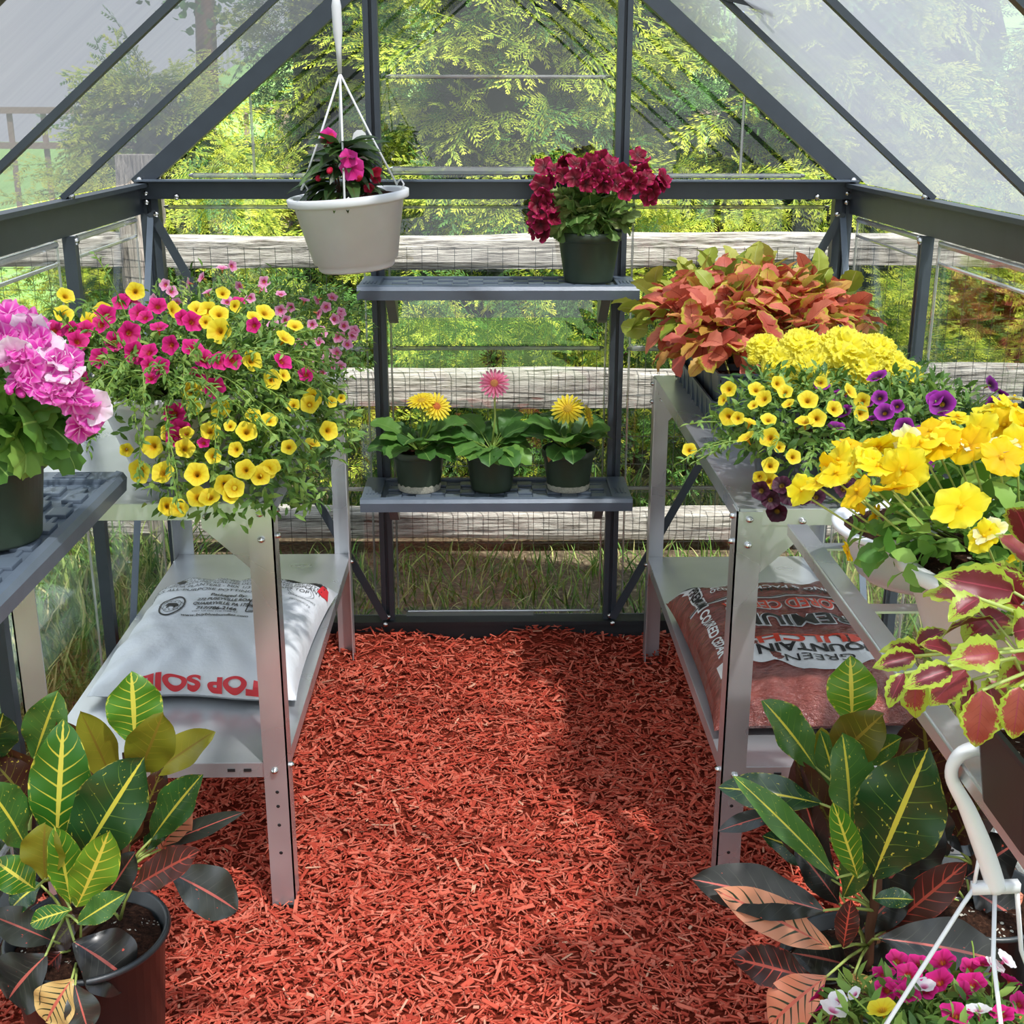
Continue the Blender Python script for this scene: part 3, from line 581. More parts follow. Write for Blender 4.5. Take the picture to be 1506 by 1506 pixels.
# roof vent stay at the top right
r = thing('roof_vent_stay', at(1100, 4, 'y', -BAY), 'dark grey vent window stay fixed to the right roof rafter', 'window stay')
o0 = wloc(r); nr = Vector((.77, 0, .925)).normalized()
g = Geo(); g.bar(o0+Vector((-.055, 0, .012)), o0+Vector((.03, -.05, -.012)), .016, .012); g.bar(o0+Vector((.0, -.03, -.002)), o0+Vector((.075, -.035, .01)), .022, .008); g.build('arm', 'base_black', r)
g = Geo(); g.bar(o0+Vector((-.06, .02, .02)), o0+Vector((-.005, .02, -.025)), .014, .004); 
for q in ((-.05, .012, .014), (-.03, .012, -.002), (-.008, .012, -.02)): V, F, U = ball(.006, 8, 5); g.add(V+np.array(o0+Vector(q)), F)
g.build('hinge_plate', 'steel_bolt', r)

# ================================================================ OUTSIDE
# split-rail fence behind the greenhouse
FY = .86
def rough_bar(g, p, q, w, t, seed, n=26, taper=.12):
    r = np.random.RandomState(seed); p, q = np.array(p, float), np.array(q, float); d = (q-p)/np.linalg.norm(q-p)
    up = np.array((0, 0, 1.)) if abs(d[2]) < .9 else np.array((0, 1., 0)); a = np.cross(d, up); V = []
    ring = [(-.5, -.38), (-.42, -.5), (.42, -.5), (.5, -.3), (.5, .36), (.38, .5), (-.36, .5), (-.5, .4)]
    ph = r.rand(8)*6
    for i in range(n+1):
        s = i/n; e = 1-taper*max(0, (abs(s-.5)-.44)/.06)
        for k, (x, y) in enumerate(ring): V.append(p+(q-p)*s + a*(x*w*e*(1+.08*math.sin(s*19+ph[k]))) + up*(y*t*e*(1+.07*math.sin(s*13+ph[(k+3) % 8])+.05*math.sin(s*31+ph[k]))) + up*.006*math.sin(s*7+ph[0]))
    m = 8; F = [(i*m+k, i*m+(k+1) % m, (i+1)*m+(k+1) % m, (i+1)*m+k) for i in range(n) for k in range(m)]+[tuple(range(m))[::-1], tuple(range(n*m, n*m+m))]
    g.add(V, F)
px0 = at(214, 400, 'y', FY)[0]; posts = [px0-2.75, px0, px0+3.45, px0+6.2]
wh = ['far left of the frame', 'beside the left corner post of the greenhouse', 'beyond the right wall', 'far right']
for i, x in enumerate(posts):
    g = Geo(); rough_bar(g, (x, FY, -.05), (x, FY, 1.32), .13, .11, 40+i, 14)
    tag(g.build('fence_post', 'weathered_wood_upright'), 'upright weathered grey fence post standing '+['at the far left end', 'behind the left corner of the greenhouse', 'behind the right side wall', 'at the far right end'][i], 'fence post', 'posts of the split rail fence')
lev = [(1.018, .105, 'top rail, silver grey'), (.562, .125, 'middle rail, beige grey'), (.075, .10, 'lowest rail, dark and close to the ground')]
sp = ['left span of the fence', 'middle span behind the back wall', 'right span of the fence']
for i in range(3):
    for k, (z, h, nm) in enumerate(lev):
        g = Geo(); rough_bar(g, (posts[i]+.02, FY-.01, z+(.008 if i == 2 else 0)), (posts[i+1]-.02, FY-.01, z), .075, h, 60+i*3+k)
        tag(g.build('fence_rail', 'weathered_wood'), 'split wooden %s, %s' % (nm, sp[i]), 'fence rail', 'rails of the split rail fence')
g = Geo(); yw = FY-.075
for i in range(150): x = -3.6+i*.0525; g.tube([(x, yw, -.02), (x+.004*math.sin(i*3), yw+.004*math.sin(i), .5), (x+.003*math.sin(i*5), yw, 1.035)], .0012, 4)
for z in (.02, .11, .20, .30, .40, .50, .60, .70, .80, .90, .97, 1.03): g.tube([(-3.6+j*.45, yw+.003, z+.004*math.sin(j*2+z*9)) for j in range(18)], .0012, 4)
tag(g.build('wire_mesh', 'wire'), 'thin wire mesh stapled along the front of the split rail fence', 'wire fencing')
# brown board fence further out on the lawn
r = thing('lawn_fence', (0, 8, hills(0, 8)), 'brown post and rail fence standing out on the lawn', 'fence')
for i in range(10):
    x = at(415, 150, 'y', 8)[0] + (i-2)*1.65; zb = hills(x, 8)-.1
    g = Geo(); g.box((x-.055, 7.945, zb), (x+.055, 8.055, 1.50), bev=.006); f = g.build('post', 'picket_brown', r); g = Geo(); g.box((x-.07, 7.93, 1.50), (x+.07, 8.07, 1.54), bev=.008); g.build('cap', 'picket_brown', f)
g = Geo(); xL, xR = -6, 11
for z in (1.42, 1.13, .5): g.box((xL, 8.0, z), (xR, 8.03, z+.055))
for i in range(60): x = -5.9+i*.29; g.box((x, 8.03, .35), (x+.045, 8.05, 1.45))
g.build('rails', 'picket_brown', r)
g = Geo()
for i in range(90): x = -6+i*.13; z = hills(x, 26); g.box((x, 26, z), (x+.05, 26.03, z+1.0))
g.box((-9, 26.03, hills(0, 26)+.75), (5.4, 26.06, hills(0, 26)+.83)); tag(g.build('picket_fence', 'barrier_grey'), 'pale grey picket fence at the top of the lawn', 'fence')
# evergreen trees
def spray(seed, nb=9, nsub=5):
    r = random.Random(seed); V = []; F = []; U = []
    def quill(p, d, L, w, v0, v1):
        q = p+d*L; a = Vector((-d.y, d.x, 0)).normalized()*w/2; m = p+d*L*.55; n = len(V); z = r.uniform(-.01, .01)
        for c, v in ((p-a*.6, v0), (m-a, (v0+v1)/2), (q, v1), (m+a, (v0+v1)/2)): V.append((c.x, c.y, c.z+z)); U.append((0, v))
        F.append((n, n+1, n+2, n+3)); return q
    ax = []
    p = Vector((0, 0, 0)); d = Vector((0, 1, 0))
    for i in range(nb): q = quill(p, d, 1/nb*1.1, .022, i/nb*.7, (i+1)/nb*.8); ax.append((p.copy(), d.copy())); p = p+d/nb; d = (d+Vector((r.uniform(-.12, .12), 0, r.uniform(-.10, -.02)))).normalized()
    for i in range(1, nb):
        s = 1 if i % 2 else -1; o, dd = ax[i]; L = .46*(1-.62*i/nb)*r.uniform(.8, 1.15)
        for ss in ((s,) if i > 2 else (s, -s)):
            ang = math.radians(r.uniform(34, 50))*ss; bd = Vector((dd.x*math.cos(ang)-dd.y*math.sin(ang), dd.x*math.sin(ang)+dd.y*math.cos(ang), dd.z-.12)).normalized()
            pp = o.copy(); k = nsub
            for j in range(k):
                quill(pp, bd, L/k*1.15, .024, .3+.5*j/k, .4+.6*(j+1)/k)
                for q in (1, -1):
                    a2 = math.radians(38)*q; sd_ = Vector((bd.x*math.cos(a2)-bd.y*math.sin(a2), bd.x*math.sin(a2)+bd.y*math.cos(a2), bd.z)); quill(pp, sd_, L*.36*(1-.5*j/k), .022, .45+.4*j/k, .8+.2*(j+1)/k)
                pp = pp+bd*L/k
    return np.array(V), np.array(F), np.array(U)
SPR = [spray(i) for i in range(4)]
def arbor(x, y, H, R, n, label, gold=.7, seed=0, zb=.1, size=.30, face=True):
    """conical evergreen: sprays stand out of the crown in layers"""
    r = random.Random(seed); zg = hills(x, y); root = thing('arborvitae', (x, y, zg), label, 'evergreen tree', 'evergreens behind the rail fence')
    P = [[] for _ in SPR]; D = [[] for _ in SPR]; NN = [[] for _ in SPR]; S = [[] for _ in SPR]; K = [[] for _ in SPR]
    for i in range(n):
        h = zb+(H-zb)*r.random()**1.05; rad = R*(1-h/H)**.75*(.75+.35*math.sin(h*6+seed)**2)+.05; a = r.uniform(0, 2*PI)
        if face: a = -PI/2+r.gauss(0, .95)
        q = r.choice((1, 1, .96, .85, .7, .55)); pos = (x+rad*q*math.cos(a), y+rad*q*math.sin(a), zg+h)
        d = Vector((math.cos(a)+r.gauss(0, .45), math.sin(a)+r.gauss(0, .45), r.gauss(.15, .4))).normalized()
        k = r.randrange(len(SPR)); P[k].append(pos); D[k].append(d); NN[k].append(Vector((r.gauss(0, .5), r.gauss(-.7, .5), 1)))
        S[k].append(size*r.uniform(.65, 1.2)*(.85 if q < .9 else 1)); K[k].append(((1 if r.random() < gold*(.35 if q < .8 else 1) else 0)*r.uniform(.7, 1), r.random(), r.random()))
    g = Geo()
    for k in range(len(SPR)):
        if P[k]: g.inst(SPR[k], mats_from(P[k], D[k], NN[k], S[k]), K[k])
    g.build('foliage', 'arborvitae', root)
    g = Geo(); pts = [(R*.62*(1-t)**.7+.02, zb*.5+(H*.96-zb*.5)*t) for t in np.linspace(0, 1, 16)]; g.lathe([(a*(1+.12*math.sin(i*2.3)), z) for i, (a, z) in enumerate(pts)], (x, y, zg), 14)  # added dark cone stands in for dense inner foliage
    g.build('dark_core', 'tree_dark', root); g = Geo(); g.tube([(x, y, zg-.05), (x, y, zg+H*.5)], [.06, .03], 8); g.build('trunk', 'stem_brown', root)
    return root
arbor(.05, 2.25, 3.6, .78, 1500, 'tall golden-tipped evergreen seen through the middle back panel', .75, 1)
arbor(1.32, 2.25, 3.4, .80, 1300, 'golden-tipped evergreen behind the right gable panel', .7, 2)
arbor(-.78, 3.0, 3.4, .42, 800, 'slender evergreen left of the door opening behind the hanging basket', .7, 3)
arbor(2.5, 2.2, 1.9, .62, 900, 'rounded yellow-green evergreen beyond the right corner post', .75, 4)
arbor(-1.40, 2.15, 1.62, .58, 800, 'low yellow-green evergreen in front of the open lawn', .85, 5)
arbor(-2.85, 2.3, 1.25, .75, 600, 'low dark evergreen outside the left wall', .3, 6)
arbor(3.9, 2.3, 1.5, .7, 600, 'low evergreen outside the right wall, rightmost of the row', .55, 7)
arbor(.75, 4.6, 5.2, 1.0, 700, 'tall dark evergreen in the second row, between the two tall golden ones', .25, 8, size=.42)
arbor(2.6, 4.7, 4.8, 1.0, 600, 'dark evergreen in the second row on the right', .3, 9, size=.42)
arbor(-.75, 4.8, 4.6, .5, 500, 'dark evergreen in the second row behind the middle panel', .25, 10, size=.42)
# low boughs reaching over and under the rails
def bough(pts, n, label, gold, seed, size=.22, nm='evergreen_bough'):
    r = random.Random(seed); g = Geo(); P = []; D = []; NN = []; S = []; K = []
    for i in range(n):
        x0, x1, z0, z1 = pts; pos = (r.uniform(x0, x1), r.uniform(1.02, 1.25), r.uniform(z0, z1)); P.append(pos)
        D.append(Vector((r.gauss(0, .5), -.55, r.gauss(.0, .5))).normalized()); NN.append(Vector((r.gauss(0, .5), -.8, .8))); S.append(size*r.uniform(.6, 1.15)); K.append((1.0*(r.random() < gold), r.random(), 0))
    for k in range(4): g.inst(SPR[k], mats_from(P[k::4], D[k::4], NN[k::4], S[k::4]), K[k::4])
    return tag(g.build(nm, 'arborvitae'), label, 'evergreen bough', 'boughs poking at the fence')
bough((-.95, 1.0, .66, .92), 150, 'green evergreen boughs between top and middle rail behind the shelves', .5, 21)
bough((.5, 1.5, .14, .50), 120, 'dark green boughs between middle and lower rail under the right bench', .35, 22)
bough((-.9, .35, .14, .46), 110, 'green boughs between middle and lower rail left of the pots', .4, 23)
bough((1.3, 2.9, .15, .9), 200, 'green boughs behind the fence outside the right wall', .5, 24)
bough((-2.9, -1.2, .3, .92), 170, 'shaded boughs behind the fence outside the left wall', .35, 25)
bough((-1.5, -.7, 1.08, 1.3), 60, 'yellow-green boughs above the top rail at left', .9, 26)
bough((.3, 1.9, 1.08, 1.25), 90, 'yellow-green boughs above the top rail at right', .9, 27)
# leafy trees closing the view
def leaftree(x, y, z, R, H, n, label, seed):
    r = random.Random(seed); root = thing('leafy_tree', (x, y, hills(x, y)), label, 'tree', 'trees in the distance'); g = Geo(); P = []; D = []; NN = []; K = []; S = []
    tpl = leaf(1, .6, 3, 1, .45, .2, .1); 
    for i in range(n):
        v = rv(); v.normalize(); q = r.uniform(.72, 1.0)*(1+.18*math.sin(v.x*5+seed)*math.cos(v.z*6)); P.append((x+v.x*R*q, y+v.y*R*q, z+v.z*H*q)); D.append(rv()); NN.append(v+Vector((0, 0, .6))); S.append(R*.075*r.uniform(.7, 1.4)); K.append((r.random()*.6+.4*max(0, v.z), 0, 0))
    g.inst(tpl, mats_from(P, D, NN, S), K); g.build('crown', 'far_leaf', root)
    g = Geo(); g.tube([(x, y, hills(x, y)-.1), (x+.1, y, z-H*.3), (x, y, z)], [.16, .12, .06], 8); g.build('trunk', 'stem_brown', root)
leaftree(-3.9, 15, 4.6, 1.9, 2.2, 1500, 'broad leafy tree far out on the lawn at left', 1)
leaftree(4.6, 15, 3.4, 2.4, 2.6, 1800, 'broad leafy tree behind the evergreens at right', 2)
leaftree(.2, 12, 4.4, 2.2, 2.8, 1500, 'broad leafy tree behind the middle evergreens', 3)
# grass outside the glass
g = Geo(); tplg = leaf(1, .035, 4, 1, .25, .5, .1)
def blades(n, x0, x1, y0, y1, h0, h1):
    P = []; D = []; NN = []; S = []; K = []
    for i in range(n):
        x, y = random.uniform(x0, x1), random.uniform(y0, y1); P.append((x, y, hills(x, y))); D.append(Vector((random.gauss(0, .3), random.gauss(0, .3), 1))); NN.append(rv()); s = random.uniform(h0, h1); S.append((s*1.1+.05, s, s)); K.append((random.random()**1.3, 0, 0))
    g.inst(tplg, mats_from(P, D, NN, S), K)
def grass(label): 
    global g
    tag(g.build('long_grass', 'grass_blade'), label, 'grass', kind='stuff'); g = Geo()
blades(8000, -1.9, -.99, -2.6, .74,   .08, .24); grass('long green grass outside the left wall'); blades(3500, 1.0, 1.8, -2.6, .74, .06, .22); grass('long green grass outside the right wall'); blades(2200, -.95, .97, .10, .74, .03, .13)
grass('sparse straw-coloured grass between the back wall and the fence')
blades(2500, -2.5, 2.5, 1.0, 1.3, .10, .3); grass('tall green grass growing behind the rail fence')
# ================================================================ FURNITURE
def bench(x_in, x_out, y0, y1, zt, zs, label, near_in):
    """galvanised potting bench; x_in faces the aisle, y0 near, y1 far"""
    sg = 1 if x_out > x_in else -1
    r = thing('potting_bench', ((x_in+x_out)/2, (y0+y1)/2, 0), label, 'bench')
    xa, xb = sorted((x_in, x_out)); L = .045; th = .003; dy = (-.01, .01)
    def tray(z, nm, lip):
        g = Geo(); g.box((xa+.004, y0+.004, z-.004), (xb-.004, y1-.004, z))
        for a, b in (((xa+.004, y0+.003, z-lip), (xb-.004, y0+.006, z-.001)), ((xa+.004, y1-.006, z-lip), (xb-.004, y1-.003, z-.001)), ((xa+.003, y0+.003, z-lip), (xa+.006, y1-.003, z-.001)), ((xb-.006, y0+.003, z-lip), (xb-.003, y1-.003, z-.001))): g.box(a, b)
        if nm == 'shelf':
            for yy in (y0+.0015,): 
                for k in (.075, .105): g.box((x_in+sg*k-.007, yy, z-.018), (x_in+sg*k+.007, yy+.002, z-.012), mi=1)  # dark inlays stand for the shade inside the slots
        return g.build(nm, ['galvanised', 'rubber_and_hole_shade'], r)
    tray(zt, 'bench_top', .03); tray(zs, 'shelf', .03)
    for cx in (xa, xb):
        for cy in (y0, y1):
            sx = 1 if cx == xa else -1; sy = 1 if cy == y0 else -1
            g = Geo(); g.box((cx, cy, .004), (cx+sx*L, cy+sy*th, zt-.004)); g.box((cx, cy, .004), (cx+sx*th, cy+sy*L, zt-.004))
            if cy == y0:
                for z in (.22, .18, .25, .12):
                    V, F, U = ball(.0035, 8, 5); V = V*np.array((1, .25, 1)); g.add(V+np.array((cx+sx*L*.5, cy-.0002, z)), F, mi=1)  # dark of the punched holes laid on as small black discs
            leg = g.build('leg', ['galvanised', 'rubber_and_hole_shade'], r)
            g = Geo(); g.box((cx-.002, cy-.002 if sy > 0 else cy-L, 0), (cx+sx*(L+.002), cy+sy*(L+.002), .006)); g.build('rubber_foot', 'rubber_and_hole_shade', leg)
            # gussets under the top, one across and one along
            if cy == y0 or True:
                g = Geo(); yq = cy+sy*.0045
                V = [(cx+sx*.04, yq, zt-.02), (cx+sx*.125, yq, zt-.02), (cx+sx*.125, yq, zt-.045), (cx+sx*.04, yq, zt-.125)]
                V += [(x, y+sy*.0015, z) for x, y, z in V]; g.add(V, [(0, 1, 2, 3), (7, 6, 5, 4), (0, 4, 5, 1), (1, 5, 6, 2), (2, 6, 7, 3), (3, 7, 4, 0)]); g.build('gusset', 'galvanised', r)
            for bx, by, bz_ in ((cx+sx*L*.5, cy-sy*.002, zt-.018), (cx+sx*L*.5, cy-sy*.002, zt-.065), (cx-sx*.002, cy+sy*L*.5, zt-.018), (cx-sx*.002, cy+sy*L*.5, zt-.065), (cx+sx*.115, cy-sy*.0005, zt-.022), (cx+sx*L*.55, cy-sy*.002, zs-.015), (cx-sx*.002, cy+sy*L*.5, zs-.015)):
                V, F, U = ball(.007, 10, 6, .8); g = Geo(); g.add(V+np.array((bx, by, bz_)), F); g.build('bolt', 'steel_bolt', r, True)
    return r
LB = bench(-.402, -.872, -1.272, -.125, .812, .310, 'galvanised steel potting bench left of the aisle, under the yellow and magenta flowers', None)
RB = bench(.400, .872, -1.285, -.135, .802, .300, 'galvanised steel potting bench right of the aisle, holding the orange coleus tray', None)

def wall_shelf(name, Mx, Ln, Dp, label, brackets=True):
    """grey moulded shelf; local x along, y from wall 0 to front -Dp, top near z = 0"""
    root = thing(name, Mx.translation, label, 'shelf', None)
    def fin(g, nm, mat, parent, smooth=False):
        A = np.array(Mx)
        g.V = [v @ A[:3, :3].T + A[:3, 3] for v in g.V]; return g.build(nm, mat, parent, smooth)
    h = Ln/2; g = Geo()
    g.box((-h+.01, -Dp+.012, -.022), (h-.01, -.004, -.010))                     # sunk deck
    pr = [(-Dp, -.036), (-Dp-.003, -.012), (-Dp+.003, -.003), (-Dp+.014, 0), (-Dp+.020, -.010), (-Dp+.014, -.036)]
    V = [(x, y, z) for x in (-h, h) for y, z in pr]; n = len(pr); g.add(V, [(i, (i+1) % n, n+(i+1) % n, n+i) for i in range(n)]+[tuple(range(n))[::-1], tuple(range(n, 2*n))])
    g.box((-h+.002, -.016, -.03), (h-.002, -.001, -.002), bev=.003)
    for s in (-1, 1):
        g.box((s*(h-.001), -Dp+.004, -.030), (s*(h-.052), -.002, -.001), bev=.004)
        for k in range(4): g.box((s*(h-.012-k*.009), -Dp*.55, -.002), (s*(h-.016-k*.009), -Dp*.78, .0012))
    deck = fin(g, 'deck', 'shelf_plastic', root)
    g = Geo(); nc = int((Ln-.13)/.0385); ox = -(nc-1)*.0385/2
    for row in range(4):
        y = -Dp+.042+row*(Dp-.075)/3.6
        for c in range(nc):
            if (c+row) % 2 == 0: g.box((ox+c*.0385-.020, y-.016, -.012), (ox+c*.0385+.020, y+.017, -.0035), bev=.003)
            else: g.box((ox+c*.0385-.017, y-.004, -.012), (ox+c*.0385+.017, y+.004, -.006), bev=.002)
    tag(fin(g, 'drain_pads', 'shelf_plastic', root), kind='stuff')
    if brackets:
        for s in (-1, 1):
            g = Geo(); x = s*(h-.075); V = [(x+d, y, z) for d in (-.012, .012) for y, z in ((-.003, -.030), (-.14, -.034), (-.03, -.115), (-.003, -.125))]
            g.add(V, [(0, 1, 2, 3), (7, 6, 5, 4), (0, 4, 5, 1), (1, 5, 6, 2), (2, 6, 7, 3), (3, 7, 4, 0)])
            fin(g, 'bracket', 'bracket_metal', root)
    return root
wall_shelf('plant_shelf', T(-.002, -.018, 1.045), .70, .205, 'grey moulded plastic shelf on the back wall carrying the maroon geranium, the upper one')
wall_shelf('plant_shelf', T(-.008, -.018, .496), .71, .21, 'grey moulded plastic shelf on the back wall carrying three gerbera pots, the lower one')
wall_shelf('plant_shelf', T(-.905, -1.665, .862) @ RZ(math.radians(90)), .86, .245, 'large grey moulded shelf in the left foreground under the pink geranium')
# open rack in the right foreground: an angle rail towards the aisle, another at the wall, cross bars between
r = thing('metal_rack', (.62, -1.95, 0), 'galvanised angle-iron rack in the right foreground under the yellow pansies', 'rack')
xr = .470; zr = .800; ya, yb = -1.362, -2.50
g = Geo(); prof = [(-.0, 0), (.033, 0), (.033, -.003), (.004, -.003), (.004, -.018), (.0, -.018)]
V = [(xr+x-.0, y, zr+z) for y in (ya, yb) for x, z in prof]; n = 6
g.add(V, [(i, (i+1) % n, n+(i+1) % n, n+i) for i in range(n)]+[tuple(range(n))[::-1], tuple(range(n, 2*n))])
g.tube([(xr+.0015, ya, zr-.001), (xr+.0015, yb, zr-.001)], .0025, 8); g.build('inner_rail', 'galvanised', r)
g = Geo(); g.box((.845, ya, zr-.03), (.875, yb, zr-.0)); g.build('outer_rail', 'galvanised', r)
for y in (-1.46, -1.72, -1.99, -2.26, -2.46): g = Geo(); g.box((xr+.005, y-.014, zr-.007), (.85, y+.014, zr-.0035)); g.build('cross_bar', 'galvanised', r)
for x, y in ((.86, ya-.02), (.86, yb+.02), (xr+.018, yb+.01)): g = Geo(); g.box((x-.012, y-.012, 0), (x+.012, y+.012, zr-.005)); g.build('leg', 'galvanised', r)

# ================================================================ BAGS
def text_mesh(txt, size, bold=0.0, sub=2, align='CENTER'):
    cu = bpy.data.curves.new('t', 'FONT'); cu.body = txt; cu.size = size; cu.align_x = align; cu.align_y = 'CENTER'; cu.offset = bold; cu.space_line = .85
    o = bpy.data.objects.new('t', cu); C.objects.link(o); dg = bpy.context.evaluated_depsgraph_get(); me = bpy.data.meshes.new_from_object(o.evaluated_get(dg))
    bm = bmesh.new(); bm.from_mesh(me); bmesh.ops.triangulate(bm, faces=bm.faces[:])
    for _ in range(sub):
        E = [e for e in bm.edges if e.calc_length() > .012]
        if E: bmesh.ops.subdivide_edges(bm, edges=E, cuts=1); bmesh.ops.triangulate(bm, faces=[f for f in bm.faces if len(f.verts) > 3])
    V = np.array([v.co[:] for v in bm.verts]); F = [tuple(v.index for v in f.verts) for f in bm.faces]; bm.free()
    bpy.data.objects.remove(o); bpy.data.curves.remove(cu); bpy.data.meshes.remove(me); return V, F
class Bag:
    def __init__(s, c, a, b, h, rot, seed, ears=.02, wr=.004, p=3.4, skew=0.0):
        s.c = np.array(c); s.a = a; s.b = b; s.h = h; s.rot = rot; s.seed = seed; s.ears = ears; s.wr = wr; s.p = p; s.skew = skew
    def xy(s, u, v):
        k = s.ears*(abs(u)**6)*(abs(v)**6); f = 1-.05*abs(v)**8*(1-u*u)*.8; e = 1-.05*abs(u)**8*(1-v*v)
        x = u*(s.a*e+k); y = v*(s.b*f+k)+.006*math.sin(u*5+s.seed)*abs(v)**4; x += s.skew*v*s.b
        cc, ss = math.cos(s.rot), math.sin(s.rot); return s.c[0]+x*cc-y*ss, s.c[1]+x*ss+y*cc
    def z(s, u, v):
        q = max(0, (1-abs(u)**s.p)*(1-abs(v)**s.p))**.55; edge = (1-q)
        w = s.wr*(math.sin(u*9+v*4+s.seed)+.7*math.sin(u*3-v*13+s.seed*2)+.5*math.sin(u*21+v*17))
        pl = s.wr*2.2*math.sin((math.atan2(v, u))*17+s.seed)*min(1, max(0, (math.hypot(u, v)-.55)*2))
        return s.c[2]+s.h*(.20+.80*q)+ (w+pl)*q*(.5+edge) - .0
    def sheet(s, n=70):
        g = Geo(); L = np.linspace(-1, 1, n+1); V = []
        for v in L:
            for u in L: x, y = s.xy(u, v); V.append((x, y, s.z(u, v)))
        for v in L:
            for u in L:
                x, y = s.xy(u, v); q = max(0, (1-abs(u)**s.p)*(1-abs(v)**s.p))**.4; V.append((x, y, s.c[2]+.001+s.h*.20*(1-q)))
        m = n+1; off = m*m; F = [(j*m+i, j*m+i+1, (j+1)*m+i+1, (j+1)*m+i) for j in range(n) for i in range(n)]
        F += [(off+j*m+i, off+(j+1)*m+i, off+(j+1)*m+i+1, off+j*m+i+1) for j in range(n) for i in range(n)]
        U = [((u+1)/2, (v+1)/2) for v in L for u in L]*2
        g.add(V, F, U); return g
    def lay(s, V, F, u0, v0, ang=0, sx=1, sy=1, off=.0016, g=None, mi=0):
        """wrap flat lettering onto the bag, centred at (u0, v0), turned by ang"""
        ca, sa = math.cos(ang), math.sin(ang); W = []
        for x, y, z in V:
            X, Y = (x*sx*ca-y*sy*sa), (x*sx*sa+y*sy*ca); u = max(-.999, min(.999, u0+X/s.a)); v = max(-.999, min(.999, v0+Y/s.b)); q = s.xy(u, v); e = .004
            du = (s.z(min(1, u+e), v)-s.z(max(-1, u-e), v))/(2*e*s.a); dv = (s.z(u, min(1, v+e))-s.z(u, max(-1, v-e)))/(2*e*s.b)
            n = Vector((-du, -dv, 1)).normalized(); W.append((q[0]+n.x*off, q[1]+n.y*off, s.z(u, v)+n.z*off))
        g = g or Geo(); g.add(W, F, mi=mi); return g
def rect_grid(w, h, n=10, m=6):
    V = [(-w/2+w*i/n, -h/2+h*j/m, 0) for j in range(m+1) for i in range(n+1)]; return np.array(V), [(j*(n+1)+i, j*(n+1)+i+1, (j+1)*(n+1)+i+1, (j+1)*(n+1)+i) for j in range(m) for i in range(n)]
def ring_flat(r0, r1, n=40): V = [(r*math.cos(2*PI*k/n), r*math.sin(2*PI*k/n), 0) for r in (r0, r1) for k in range(n)]; return np.array(V), [(k, (k+1) % n, n+(k+1) % n, n+k) for k in range(n)]
def blob_flat(pts):
    bm = bmesh.new(); f = bm.faces.new([bm.verts.new((x, y, 0)) for x, y in pts]); bmesh.ops.triangulate(bm, faces=[f])
    for _ in range(3): bmesh.ops.subdivide_edges(bm, edges=[e for e in bm.edges if e.calc_length() > .01], cuts=1); bmesh.ops.triangulate(bm, faces=[q for q in bm.faces if len(q.verts) > 3])
    bm.verts.index_update(); V = np.array([v.co[:] for v in bm.verts]); F = [tuple(v.index for v in f.verts) for f in bm.faces]; bm.free(); return V, F
t = NT('bag_white'); o = t.obj(); t.set(base=t.ramp(t.noise(5, 4, o), [(.3, hx('dfe4ea')), (.7, hx('eef1f4'))]), rough=.38, spec=.5).bump(t.noise(16, 5, o, .6), .25, .02); M['bag_white'] = t.m
t = NT('bag_red'); o = t.obj(); f = t.noise(7, 6, o, .6); g_ = t.noise(60, 5, o)
t.set(base=t.mix(.45, t.ramp(f, [(.3, hx('6d2a22')), (.55, hx('96463b')), (.75, hx('b98478'))]), t.ramp(g_, [(.3, hx('662820')), (.7, hx('a4584a'))])), rough=.17, spec=.7).bump(t.noise(14, 6, t.obj((1, 2.4, 1)), .65), .9, .03); M['bag_red'] = t.m
r = thing('soil_bag', (-.62, -.76, .311), 'white plastic bag of top soil lying on the lower shelf of the left bench', 'bag')
B1 = Bag((-.622, -.748, .311), .210, .288, .085, math.radians(-4), 2, .004, .003, 6.0, -.04)
B1.sheet().build('sack', 'bag_white', r, True)
g = Geo()
def put_text(B, g, txt, size, u, v, ang=0, sx=1, sy=1, bold=0, off=.0016, mi=0, sub=2, align='CENTER'): V, F = text_mesh(txt, size, bold, sub, align); B.lay(V, F, u, v, ang, sx, sy, off, g, mi)
put_text(B1, g, 'Packaged By:', .017, -.03, .34, 0, .95, 1.35, bold=.0003); put_text(B1, g, '272 PUSEYVILLE ROAD', .0165, -.03, .245, 0, .80, 1.35, bold=.0004); put_text(B1, g, 'QUARRYVILLE, PA 17566', .0165, -.03, .15, 0, .78, 1.35, bold=.0004)
put_text(B1, g, '717/786-2166', .0155, -.08, .06, 0, 1.05, 1.35, bold=.0004); put_text(B1, g, 'VISIT US ON THE WEB AT', .009, -.08, .005); put_text(B1, g, 'www.buybluebundles.com', .013, -.06, -.06, 0, 1.1, 1.3, bold=.0002)
put_text(B1, g, 'OAKS ALL-PURPOSE POTTING SOIL.', .020, -.30, .46, sx=.95); put_text(B1, g, 'OUTDOOR PLANTERS - MIX 1/3 TWIN OAKS TOP', .020, -.10, .545, sx=.85)
for i, tx in enumerate(('WHEN SEEDLING REACHES DESIRED SIZE TRANSPLANT', 'CAREFULLY LOOSEN THE ROOT BALL AND SET INTO', 'PREPARED BED. WATER WELL AFTER PLANTING AND', 'KEEP MOIST UNTIL ROOTS TAKE HOLD. FEED EVERY')): put_text(B1, g, tx, .018, .02+.02*i, .62+.065*i, sx=.85)
V, F = ring_flat(.030, .034); B1.lay(V, F, -.58, .12, g=g, sx=.80, sy=1.75); V, F = ring_flat(.0215, .0228); B1.lay(V, F, -.58, .12, g=g, sx=.80, sy=1.75)
